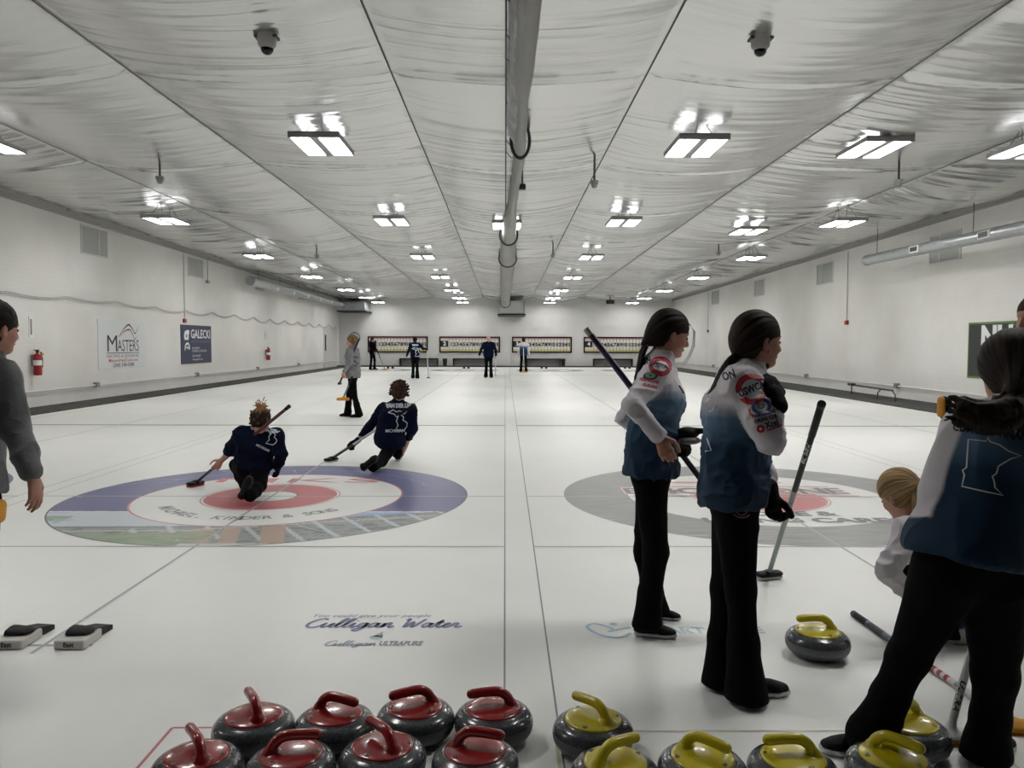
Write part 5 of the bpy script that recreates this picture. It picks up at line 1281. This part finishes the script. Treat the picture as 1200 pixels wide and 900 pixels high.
# ================= girl 2 : standing, hand at her chin
DN, DF = 3.11, 3.37
J = S2(dict(head=(888, 400, 3.24), neck=(871, 436, 3.24), che=(866, 478, 3.24), wai=(862, 528, 3.24), pel=(860, 575, 3.24), shR=(869, 450, DN), shL=(880, 452, DF),
     elR=(903, 516, 3.02), wrR=(909, 467, 3.06), elL=(890, 535, 3.46), wrL=(903, 580, 3.30), hipR=(862, 596, 3.17), hipL=(860, 596, 3.31), knR=(868, 690, 3.16), knL=(850, 690, 3.30), anR=(874, 806, 3.15), anL=(845, 790, 3.30)))
J.update(hf=(1, .30, -.10), hu=(.08, 0, 1), hs=1.0, w=.93, tz=.018, hx=.045, sf=.74); J['hem'] = Q(860, 590, 3.24)
jc = jersey_colf(J, 0, .37, .03)
def hair2(R):
    ponytail_hair(R, [Q(868, 413, 3.24), Q(856, 424, 3.20), Q(846, 440, 3.18), Q(836, 460, 3.18), Q(829, 470, 3.18)], [.014, .020, .023, .020, .012], (20, 16, 14), (62, 48, 38), tie_r=.017, strands=20, line=(.086, .052, -.024, -.060))
    f, l, u, hs = R['f'], R['l'], R['u'], R['hs']; c = R['J']['head']; p = lambda a, b, d: c + (f * a + l * b + u * d) * hs
    F = Field(); M = np.array([f, l, u]); F.ell(p(.022, 0, -.096), nv((.034, .050, .026)) * hs, M, 0); F.ell(p(.062, 0, -.078), nv((.03, .05, .03)) * hs, M, .01, True)
    o, _, _ = surf('face_mask', F, .004, mat('black_mask', (16, 16, 18), .8), R['root'])
    MB().tube([p(.012, -.060, -.05), p(-.002, -.082, -.02), p(-.004, -.084, .012)], .002, 6).out('ear_loop', M_black, o, True)
handR = (Q(900, 440, 3.12) - Q(909, 467, 3.06), (-.3, 1, -.1), (1, .1, .2), 24, .95)
handL = (Q(907, 606, 3.27) - Q(903, 583, 3.30), (.35, -1, 0), (1, .3, .1), 55, 1.0)
G2 = person('ponytailed player in white and blue jersey with a black gloved hand at her chin', J, 1.0, SK_A, M_jer, jc, hair=hair2, vox=.0055,
    hands=('glove', 'glove'), handinfo={'L': handL, 'R': handR}, hem=.08, flare=.084, sleeve=.050, jloose=.010, thigh=.092,
    jhem_n=(0.05, 0, -1), shoes=[dict(heel=G(858, 817), toe=G(926, 813), L=.26), dict(heel=G(835, 802), toe=G(880, 796))])
for m_, p_ in ((P_r, disc2d(0, .061, 36)), (P_w, disc2d(0, .038, 28)), (P_w, ribbon2d([(-.06, -.006), (.06, .004)], .026)), (P_n, text2d('USWCA', .040, width=.105, bold=.0015))):
    patch(G2, p_, 881, 456, 3.0, m_, lift=.003 + .0012 * (m_ is P_w) + .0026 * (m_ is P_n), rot=.42)
for m_, p_, li in ((P_b, disc2d(.024, .037, 30, 0, 0, .8), .003), (P_g, disc2d(.006, .014, 24, 0, 0, .85), .003), (P_y, ribbon2d(catmull([(.0, .040), (.03, .040), (.046, .025)]), .008), .003), (P_o, ribbon2d(catmull([(-.044, .0), (-.045, -.02), (-.03, -.036)]), .007), .003)):
    patch(G2, p_, 892, 476, 3.0, m_, rot=.25, lift=li)
patch(G2, merge2d(xf2d(text2d('FOUR SEASONS', .019, width=.088, bold=.001), 0, .010), xf2d(text2d('CURLING CLUB', .019, width=.088, bold=.001), 0, -.010)), 896, 488, 3.0, P_n, rot=.3)
patch(G2, xf2d(text2d('Xcel', .036, width=.05, bold=.001), .012, .0), 901, 498, 3.0, P_n, rot=.35); patch(G2, merge2d(disc2d(.006, .015, 20, -.03, -.006), ribbon2d([(-.01, -.02), (.05, -.016)], .005)), 900, 498, 3.0, P_r, rot=.35, lift=.004)
patch(G2, text2d('ON', .045, width=.05, bold=.002), 854, 440, 3.1, P_n, rot=.35)
patch(G2, ribbon2d([(-.02, .10), (.012, .09), (-.002, .055), (-.016, .05)], .005), 835, 497, 3.2, P_w, N=(-.9, -.5, 0), U=(.5, -.9, 0)); patch(G2, ribbon2d([(-.01, .03), (.008, -.02), (-.016, -.024)], .005), 831, 522, 3.2, P_w, N=(-.9, -.5, 0), U=(.5, -.9, 0))
patch(G2, merge2d(disc2d(.020, .024, 28), ribbon2d([(-.018, .006), (.018, .006)], .003), ribbon2d([(-.02, -.006), (.02, -.006)], .003), ribbon2d(catmull([(-.03, -.018), (-.015, -.030), (.015, -.030), (.03, -.018)]), .005)), 869, 597, 3.0, P_pk, to='trousers')
e, h = Q(963, 473, 3.10), G(901, 672, .035)
b5 = broom(e, h, 'black and silver broom held by the gloved right standing player, pad just above the ice', [(0, .13, B_blk, 'grip'), (.13, .40, B_blk, 'shaft'), (.40, .60, B_gry, 'shaft'), (.60, .66, B_gry, 'shaft'), (.66, 1, B_gry, 'shaft')], B_blk, B_padw, .085, (1, .3, 0), .0138, hs=1.2)
along(b5, e, h, .20, 'Hardline', .040, B_wht, width=.19); along(b5, e, h, .53, 'BALANCE', .022, B_blk, width=.10)
# ================= nearest player, bending forward, seen from behind
J = S2(dict(head=(1186, 438, 2.50), neck=(1186, 490, 2.46), che=(1174, 545, 2.44), wai=(1154, 600, 2.42), pel=(1137, 645, 2.42), shL=(1134, 506, 2.46), shR=(1240, 512, 2.46),
     elL=(1104, 578, 2.43), wrL=(1100, 645, 2.60), elR=(1262, 600, 2.52), wrR=(1230, 665, 2.66), hipL=(1108, 672, 2.44), hipR=(1166, 680, 2.44), knL=(1066, 768, 2.60), knR=(1166, 790, 2.56), anL=(1026, 852, 2.71), anR=(1156, 880, 2.68)))
J.update(hf=(.0, .95, -.32), hu=(.0, .28, 1), hs=1.02, w=.95, tz=.026, hx=.04); J['hem'] = Q(1130, 655, 2.40)
jc = jersey_colf(J, 0, .42, .08, .158)
def hair3(R):
    f, l, u, hs = R['f'], R['l'], R['u'], R['hs']
    ponytail_hair(R, [Q(1186, 470, 2.36), Q(1178, 484, 2.31), Q(1150, 488, 2.31), Q(1128, 480, 2.33), Q(1114, 484, 2.34)], [.03, .042, .036, .024, .012], (17, 13, 12), (50, 38, 30), tie_r=.03, strands=40, seed=4, mess=.05, vox=.0045, line=(.06, .04, -.035, -.085), capgrow=.018, cc=.085)
    T = Field(); rr = random.Random(9)
    for k in range(90):
        x0 = 1178 + rr.uniform(-14, 24); x1 = 1150 + rr.uniform(-16, 66); y1 = 498 + rr.uniform(-10, 9)
        q = cat3([Q(x0, 468 + rr.uniform(-4, 4), 2.36), Q((x0 + x1) / 2, 482, 2.31 + rr.uniform(-.01, .02)), Q(x1, y1 - 8, 2.31), Q(x1 - 10 + rr.uniform(-8, 8), y1, 2.33)], 3)
        for i in range(len(q) - 1): T.cone(q[i], q[i + 1], .0065 * (1 - .6 * i / len(q)), .0065 * (1 - .6 * (i + 1) / len(q)), .002)
    dk, lt = col((18, 14, 12)), col((66, 50, 38))
    def cf(V):
        w_ = np.clip(.4 + .7 * noise3(V * nv((90, 90, 22)), 5), 0, 1)[:, None]; return dk * (1 - w_) + lt * w_
    surf('tangled_tail', T, .004, hair_mat('strands_17_50', (30, 24, 20)), R['root'], colf=cf, it=1)
hl = ((.15, .55, -.8), (.1, .6, .3), (1, .2, 0), 20, 1.0); hr = ((-.15, .55, -.8), (-.1, .6, .3), (-1, .2, 0), 20, 1.0)
G3 = person('nearest player bending forward with her back to us, white state outline on blue jersey', J, 1.03, SK_A, M_jer, jc, hair=hair3, vox=.0065,
    hands=('skin', 'skin'), handinfo={'L': hl, 'R': hr}, hem=.10, flare=.078, sleeve=.052, jloose=.016, thigh=.098, facedet=False,
    jhem_n=(-.2, -.1, -1), shoes=[dict(heel=G(1040, 884), toe=G(977, 882), L=.25), dict(heel=G(1160, 893), toe=G(1186, 872))], jdisp=folds(.010, (6, 6, 2.0), 31))
MN = [(-.42, .50), (-.12, .50), (-.10, .58), (-.06, .50), (.10, .46), (.26, .36), (.46, .30), (.30, .22), (.12, .06), (.10, -.08), (.04, -.14), (.08, -.24), (.10, -.34), (.24, -.46), (-.02, -.44), (-.44, -.40), (-.42, -.18), (-.46, -.10), (-.40, -.04)]
Nb = (-.06, -1, .12)
patch(G3, xf2d(ribbon2d([(a * .155, b * .155 * 1.02) for a, b in MN], .0042, True)), 1161, 549, 2.2, P_w, N=Nb, nm='state_outline', L=.012, rot=-.06)
patch(G3, text2d('CONCEPT FINANCIAL GROUP', .034, width=.34, bold=.001), 1193, 511, 2.2, P_n, N=Nb, nm='lettering', rot=-.10)
# ================= crouching blonde
J = S2(dict(head=(1054, 580, 3.85), neck=(1080, 606, 3.84), che=(1096, 636, 3.84), wai=(1112, 668, 3.86), pel=(1124, 698, 3.90), shL=(1066, 622, 3.72), shR=(1102, 624, 3.98),
     elL=(1040, 668, 3.66), wrL=(1064, 694, 3.72), elR=(1080, 672, 4.02), wrR=(1066, 700, 3.92), hipL=(1118, 708, 3.80), hipR=(1128, 706, 3.98), knL=(1072, 676, 3.84), knR=(1080, 676, 4.06), anL=(1108, 732, 3.80), anR=(1120, 722, 4.0)))
J.update(hf=(-.34, .85, -.60), hu=(-.25, .45, .85), hs=1.03, w=.95); J['hem'] = Q(1130, 708, 3.90)
def jc3(V):
    J0 = {k_: nv(v) for k_, v in J.items() if not isinstance(v, float)}; 
    return jersey_colf(J, 0, .22, .0)(V)
def hair4(R): ponytail_hair(R, [Q(1066, 573, 3.80), Q(1072, 580, 3.74), Q(1073, 591, 3.73), Q(1069, 602, 3.74)], [.014, .022, .018, .008], (112, 86, 56), (190, 160, 116), tie_r=.015, strands=14, seed=7, capgrow=.014, cc=.078)
G4 = person('blonde player crouching on the ice behind the bending player', J, .97, SK_B, M_jer, jc3, hair=hair4, vox=.0065, hands=('glove', 'glove'),
    handinfo={'L': ((.6, .3, -.5), (0, 0, -1), (0, -1, 0), 40), 'R': ((.3, -.3, -.5), (0, 0, -1), (0, 1, 0), 40)}, hem=.05, flare=.062, sleeve=.050, jloose=.012, thigh=.082,
    shoes=[dict(heel=G(1126, 753), toe=G(1084, 751), swoosh=True), dict(heel=G(1146, 736), toe=G(1108, 734))])
# ================= person at the right edge
J = S2(dict(head=(1216, 374, 3.78), neck=(1217, 410, 3.80), che=(1217, 455, 3.8), wai=(1217, 505, 3.8), pel=(1217, 552, 3.8), shL=(1180 + 58, 430, 3.9), shR=(1254, 430, 3.72), elL=(1240, 490, 3.95), wrL=(1222, 540, 3.82), elR=(1262, 490, 3.7), wrR=(1262, 545, 3.66),
     hipL=(1212, 572, 3.86), hipR=(1226, 572, 3.72), knL=(1208, 655, 3.86), knR=(1226, 660, 3.74), anL=(1206, 735, 3.88), anR=(1230, 745, 3.74)))
J.update(hf=(-1, -.2, -.1), hu=(0, 0, 1), hs=1.0); J['hem'] = Q(1217, 560, 3.8)
person('person cut off by the right picture edge, only dark hair and shoe showing', J, 1.0, SK_A, M_navy, None, hair=short_hair((30, 22, 20), (56, 42, 36), line=(.082, .04, -.02, -.07)), vox=.009, hands=('skin', 'skin'),
    handinfo={'L': ((0, 0, -1), (0, 1, 0), (-1, 0, 0), 30), 'R': ((0, 0, -1), (0, 1, 0), (-1, 0, 0), 30)}, shoes=[dict(heel=G(1222, 742), toe=G(1180, 741)), dict(heel=G(1250, 752), toe=G(1215, 760))], det=False)
# ================= boy in grey at the left edge
J = S2(dict(head=(-7, 385, 3.50), neck=(-16, 420, 3.5), che=(-34, 470, 3.5), wai=(-42, 525, 3.5), pel=(-44, 572, 3.5), shR=(2, 444, 3.46), shL=(-66, 440, 3.55), elR=(20, 505, 3.42), wrR=(38, 558, 3.34), elL=(-90, 505, 3.5), wrL=(-88, 560, 3.4),
     hipR=(-28, 590, 3.48), hipL=(-56, 590, 3.52), knR=(-26, 680, 3.46), knL=(-58, 680, 3.52), anR=(-28, 775, 3.48), anL=(-60, 775, 3.52)))
J.update(hf=(.36, .95, -.12), hu=(.05, 0, 1), hs=1.0, hx=.04, tz=.02); J['hem'] = Q(-44, 575, 3.5)
M_sw = mat('grey_sweatshirt', (104, 105, 107), .9, spec=.15, bump=.3, bscale=90, cvar=.06, cscale=12, sheen=.15)
B1 = person('boy in grey sweatshirt with dark hair, cut off by the left picture edge', J, 1.04, SK_A, M_sw, None, hair=short_hair((20, 15, 14), (44, 32, 28), carve=True), vox=.006, hands=('skin', 'skin'),
    handinfo={'R': (Q(44, 590, 3.32) - Q(38, 558, 3.34), (-.75, .1, -.1), (.1, 1, -.2), 24, 1.04), 'L': ((0, 0, -1), (0, 1, 0), (1, 0, 0), 30)}, shoes=[dict(heel=G(-42, 785), toe=G(-12, 772)), dict(heel=G(-76, 785), toe=G(-50, 772))], sleeve=.054, cuff=.052, collar=.15, jdisp=folds(.008, (9, 9, 6), 13))
c = Q(-5, 599, 3.40); e = Q(-14, 470, 3.3)
broom(e, c, 'yellow padded broom held low at the left picture edge', [(0, .3, B_blk, 'grip'), (.3, 1, B_blk, 'shaft')], mat('yellow_head', (204, 160, 40), .5), B_org, .035, (0, .2, 1), .013, headup=(-1, 0, 0), hs=1.2)
# ================= delivering player left (messy bun)
J = S2(dict(head=(306, 494, 7.35), neck=(304, 507, 7.38), che=(301, 521, 7.42), wai=(297, 536, 7.50), pel=(296, 548, 7.52), shL=(283, 509, 7.36), shR=(324, 512, 7.36), elL=(270, 528, 7.50), wrL=(259, 540, 7.62), elR=(329, 532, 7.36), wrR=(325, 547, 7.50),
     hipL=(290, 551, 7.55), hipR=(304, 551, 7.50), knL=(277, 545, 7.86), knR=(304, 569, 7.24), anL=(288, 569, 7.62), anR=(293, 581, 6.93)))
J.update(hf=(.05, 1, -.45), hu=(0, .45, 1), hs=1.0, w=1.0, tz=.002); J['hem'] = Q(299, 543, 7.48)
K1 = person('kneeling player in navy jersey with messy curly bun, sliding on the red circle', J, 1.02, SK_B, M_navy, None, hair=short_hair((38, 26, 20), (170, 130, 92), curls=24, bun=70, cseed=3, messy=.004), vox=.0085, hands=('skin', 'glove'),
    handinfo={'L': ((-.5, .4, -.6), (-.4, -.8, -.3), (0, -1, .4), 45), 'R': ((-.1, .5, -.7), (-1, 0, 0), (0, 1, 0), 35)}, flare=.055, hem=.06, thigh=.092, sleeve=.054, facedet=False,
    shoes=[dict(heel=G(287, 578), toe=G(290, 570), L=.25), dict(heel=Q(283, 588, 6.95) + Vector((0, 0, .02)), toe=Q(289, 571, 6.95), up=(0, -1, 0), L=.24, solem=mat('grey_sole', (70, 70, 70), .6), laces=False)], jhem_n=(-.25, .5, -1), jdisp=folds(.012, (7, 7, 6), 17))
MI = [[(-.5, .42), (-.25, .55), (-.1, .45), (.05, .5), (.3, .42), (.42, .5), (.3, .36), (.1, .34), (-.1, .2), (-.2, .34), (-.5, .42)], [(.0, .28), (.12, .30), (.24, .20), (.22, .02), (.3, .0), (.42, -.1), (.40, -.28), (.26, -.45), (-.16, -.45), (-.02, -.2), (-.1, .0), (.0, .28)]]
mi = lambda s_, w_: merge2d(*[ribbon2d([(a * s_, b * s_) for a, b in q], w_) for q in MI])
PW2 = mat('print_white', (196, 204, 214), .6)
Nk = (0, -1, .35)
patch(K1, mi(.15, .009), 317, 512, 7.2, PW2, nm='state_outline', rot=-.3); patch(K1, text2d('MICHIGAN', .03, width=.13, bold=.001), 308, 525, 7.2, PW2, nm='lettering', rot=-.5)
patch(K1, text2d('VAN DER LEE', .035, width=.24, bold=.002), 309, 503.5, 7.2, PW2, nm='lettering', rot=-.15)
e, h = Q(339, 476, 6.98), G(229, 566, .03)
broom(e, h, 'red brown broom laid across the back of the kneeling player with the messy bun', [(0, .03, B_blk, 'grip'), (.03, .62, B_rbr, 'shaft'), (.62, 1, B_dk, 'shaft')], B_blk, B_padr, .085, (-.4, -.9, 0), .015, hs=1.5)
f = Field(); 
# ================= delivering player right (short curls)
J = S2(dict(head=(468, 461, 9.30), neck=(467, 474, 9.30), che=(463, 487, 9.28), wai=(459, 501, 9.28), pel=(456, 513, 9.25), shL=(450, 480, 9.34), shR=(481, 481, 9.26), elL=(433, 500, 9.42), wrL=(418, 517, 9.5), elR=(483, 503, 9.26), wrR=(474, 527, 9.46),
     hipL=(451, 518, 9.3), hipR=(461, 518, 9.25), knL=(466, 520, 9.85), knR=(447, 540, 9.02), anL=(466, 531, 9.50), anR=(437, 546, 8.72)))
J.update(hf=(-.1, 1, -.25), hu=(0, .2, 1), hs=1.0, w=.95, tz=.002); J['hem'] = Q(459, 521, 9.22)
K2 = person('lunging player in navy jersey with short dark curls, sliding forward beside the blue ring', J, 1.05, SK_B, M_navy, None, hair=short_hair((28, 20, 16), (84, 62, 46), curls=160, cseed=8, messy=.004), vox=.0095, hands=('glove', 'skin'),
    handinfo={'L': ((-.7, .3, -.6), (0, -.5, -.7), (.2, -1, 0), 45), 'R': ((-.3, .5, -.7), (-1, 0, 0), (0, 1, 0), 35)}, flare=.062, hem=.06, sleeve=.052, facedet=False,
    shoes=[dict(heel=G(466, 541), toe=G(469, 535), L=.26), dict(heel=Q(424, 552, 8.60), toe=Q(434, 543, 8.62), up=(-.4, -1, .3), L=.25, solem=mat('dark_sole', (48, 48, 48), .6), laces=False)], jhem_n=(.0, .3, -1), jdisp=folds(.012, (7, 7, 6), 19))
patch(K2, mi(.24, .011), 467, 493.5, 9.0, PW2, N=(0, -1, .2), nm='state_outline'); patch(K2, text2d('VAN DER LEE', .065, width=.30, bold=.005), 467, 475.5, 9.0, PW2, N=(0, -1, .2), nm='lettering'); patch(K2, text2d('MICHIGAN', .05, width=.22, bold=.001), 463, 505, 9.0, PW2, N=(0, -1, .2), nm='lettering')
e, h = Q(486, 474, 9.05), G(388, 538, .03)
broom(e, h, 'black and white broom under the arm of the lunging player', [(0, .30, B_blk, 'grip'), (.30, .72, B_wht, 'shaft'), (.72, 1, B_dk, 'shaft')], B_blk, B_padw, .09, (-.5, -.9, 0), .015, hs=1.5)
# ================= player in grey pullover at the far sideline
def stand(lab, px, foot, D, face, s, top, hairfn, skin=SK_B, arms=None, vox=.013, wide=.12, dx=0, lean=0, trouser=M_trs, handk=('skin', 'skin'), jcolf=None, shoesdir=None, w=1.0, hem=.12):
    y = lambda h_: 402.5 - (h_ * s - CAMH) * FPX / D
    f = unit(face); l = np.cross((0, 0, 1), f); P0 = nv(Q(px, y(0), D)); P0[2] = 0
    pt = lambda a, b, c_: P0 + (f * a + l * b + nv((0, 0, c_))) * s
    J = dict(head=pt(.02 + lean, 0, 1.49), neck=pt(-.01 + lean, 0, 1.36), che=pt(0 + lean * .6, 0, 1.20), hx=.03, wai=pt(.0 + lean * .2, 0, 1.02), pel=pt(0, 0, .90), shL=pt(0 + lean * .8, .165, 1.30), shR=pt(lean * .8, -.165, 1.30), hipL=pt(0, .08, .84), hipR=pt(0, -.08, .84),
             knL=pt(.03 + (arms or {}).get('sl', 0) * .5, wide * .85, .46), knR=pt(.03 - (arms or {}).get('sl', 0) * .5, -wide * .85, .46), anL=pt((arms or {}).get('sl', 0), wide, .09), anR=pt(-(arms or {}).get('sl', 0), -wide, .09))
    A = dict(elL=(.0, .23, 1.05), wrL=(.08, .25, .83), elR=(0, -.23, 1.05), wrR=(.08, -.25, .83)); A.update({k_: v for k_, v in (arms or {}).items() if k_ != 'sl'})
    for k_, v in A.items(): J[k_] = pt(*v)
    J.update(hf=f + nv((0, 0, -.1)), hu=(0, 0, 1), w=w); J['hem'] = pt(0, 0, .90 - hem)
    sd = [dict(heel=pt((arms or {}).get('sl', 0) * q - .06, q * wide, 0), toe=pt((arms or {}).get('sl', 0) * q + .2, q * wide * 1.15, 0), laces=False, solem=M_shoe) for q in (1, -1)]
    return person(lab, J, s, skin, top, jcolf(J) if jcolf else None, hair=hairfn, vox=vox, handinfo={'L': ((0, 0, -1), -l, f, 30), 'R': ((0, 0, -1), l, f, 30)}, hands=handk, shoes=sd, facedet=vox < .014, det=False, flare=.078, jhem_n=(0, 0, -1), trouser=trouser), pt
M_gp = mat('grey_pullover', (126, 128, 130), .85, bump=.3, bscale=60, cvar=.15, cscale=20)
W1, pt = stand('player in grey pullover and black trousers standing sideways left of the lunging player', 414, 489, 15.3, (-1, .15, 0), .985, M_gp, short_hair((96, 74, 48), (150, 122, 84), line=(.086, .062, -.05, -.085), grow=.02), vox=.011, wide=.08,
    arms=dict(sl=-.14, elL=(-.02, .22, 1.08), wrL=(.10, .22, .90), elR=(.0, .0 - .22, 1.05), wrR=(.06, -.24, .80)))
patch(W1, merge2d(ribbon2d([(-.05, .1), (.05, .08)], .02), ribbon2d([(-.04, .02), (.04, -.03), (-.02, -.09)], .02)), 417, 424, 15.0, P_n, N=(.7, -.7, 0), U=(.7, .7, 0))
e, h = Q(420.5, 396, 15.1), Q(414, 432, 14.95)
broom(Q(413, 441, 15.05), Q(402, 467, 15.0), 'broom with orange pad hanging from the hand of the player in grey pullover', [(0, .4, B_blk, 'grip'), (.4, 1, B_gry, 'shaft')], B_org, B_org, .12, (1, .2, -.1), .016, hs=1.5)
broom(Q(421, 397, 15.05), Q(398, 449, 15.2), 'blue and white broom resting on the shoulder of the player in grey pullover', [(0, .3, mat('broom_navy2', (30, 34, 80), .4), 'grip'), (.3, .6, B_wht, 'shaft'), (.6, 1, B_dk, 'shaft')], B_dk, B_dk, .05, (0, 1, .2), .017, hs=1.1)
# ---- far figures
sh_d = short_hair((20, 16, 15), (40, 32, 28))
F1, pt = stand('distant figure in black jacket and trousers in front of the leftmost scoreboard', 436.5, 433.5, 42.6, (.8, -.3, 0), 1.08, mat('black_jacket', (10, 11, 14), .9, spec=.05), sh_d, SK_A, vox=.022, wide=.2, arms=dict(elL=(.06, .22, 1.06), wrL=(.22, .12, .92), elR=(.02, -.22, 1.06), wrR=(.2, -.14, .9)))
p = Q(451, 431.5, 42.5); broom(pt(.25, -.1, 1.15), Vector((p.x, p.y, .03)), 'thin pale broom with orange pad held by the distant figure in black', [(0, .5, B_blk, 'grip'), (.5, 1, B_gry, 'shaft')], B_org, B_org, .16, (1, 0, 0), .02, hs=1.8)
F2, pt = stand('distant player walking away in navy jersey beside an upright white pole', 486.5, 444, 32.0, (.0, 1, 0), 1.06, M_navy, sh_d, SK_A, vox=.017, wide=.09, arms=dict(sl=.06, elR=(.05, -.30, 1.16), wrR=(.12, -.46, 1.12), elL=(0, .25, 1.06), wrL=(.02, .33, .86)))
patch(F2, text2d('TEAM', .08, width=.26, bold=.01), 486.5, 404.5, 31.5, PW2, N=(0, -1, 0), nm='lettering', lift=.008); patch(F2, mi(.36, .03), 488, 413, 31.5, PW2, N=(0, -1, 0), nm='state_outline', lift=.008)
p = G(502, 442.5, .03); broom(Q(500.5, 407, 32.0), p, 'white delivery pole held upright by the distant player in navy', [(0, .1, B_blk, 'grip'), (.1, 1, B_wht, 'shaft')], B_blk, B_blk, .06, (1, 0, 0), .022, hs=1.0)
F3, pt = stand('grey haired coach in navy jacket walking toward the camera at the far end', 572.5, 442.5, 33.0, (.05, -1, 0), 1.09, mat('navy_jacket', (14, 24, 46), .9, spec=.05), short_hair((150, 142, 136), (180, 172, 164), line=(.06, .08, -.05, -.03), grow=.006), SK_B, vox=.016, wide=.10, w=1.12,
    arms=dict(sl=.08, elR=(.0, -.29, 1.08), wrR=(.08, -.36, .86), elL=(0, .28, 1.06), wrL=(.06, .28, .84)))
p = G(580.5, 440, .03); broom(pt(.1, .27, .95), p, 'white pole carried at the side of the walking coach', [(0, .2, B_blk, 'grip'), (.2, 1, B_wht, 'shaft')], B_wht, B_wht, .05, (1, 0, 0), .02)
F4, pt = stand('distant player in white and pale blue jersey standing before the third scoreboard', 613.5, 436.5, 39.2, (.1, 1, 0), 1.07, M_jer, sh_d, SK_A, vox=.018, wide=.12, jcolf=lambda J_: jersey_colf(J_, 0, .38, .1))
p = Q(614, 435.5, 39.0); broom(pt(-.12, 0, 1.15), Vector((p.x, p.y, .03)), 'orange padded broom held upright at the back of the pale blue player', [(0, .5, B_wht, 'grip'), (.5, 1, B_gry, 'shaft')], B_org, B_org, .16, (1, 0, 0), .02, hs=1.8)
# ================================================================== light and exposure
w = bpy.data.worlds.new('world'); scene.world = w; w.use_nodes = True
w.node_tree.nodes['Background'].inputs[0].default_value = (.8, .85, .9, 1); w.node_tree.nodes['Background'].inputs[1].default_value = .1
scene.view_settings.view_transform = 'Standard'; scene.view_settings.look = 'None'; scene.view_settings.gamma = 1; scene.view_settings.use_curve_mapping = False
scene.view_settings.exposure = EXPO
c = scene.cycles; c.use_denoising = True; c.max_bounces = 8; c.diffuse_bounces = 5; c.glossy_bounces = 4; c.transmission_bounces = 2; c.sample_clamp_indirect = 6
print('script time', time.time() - T0)
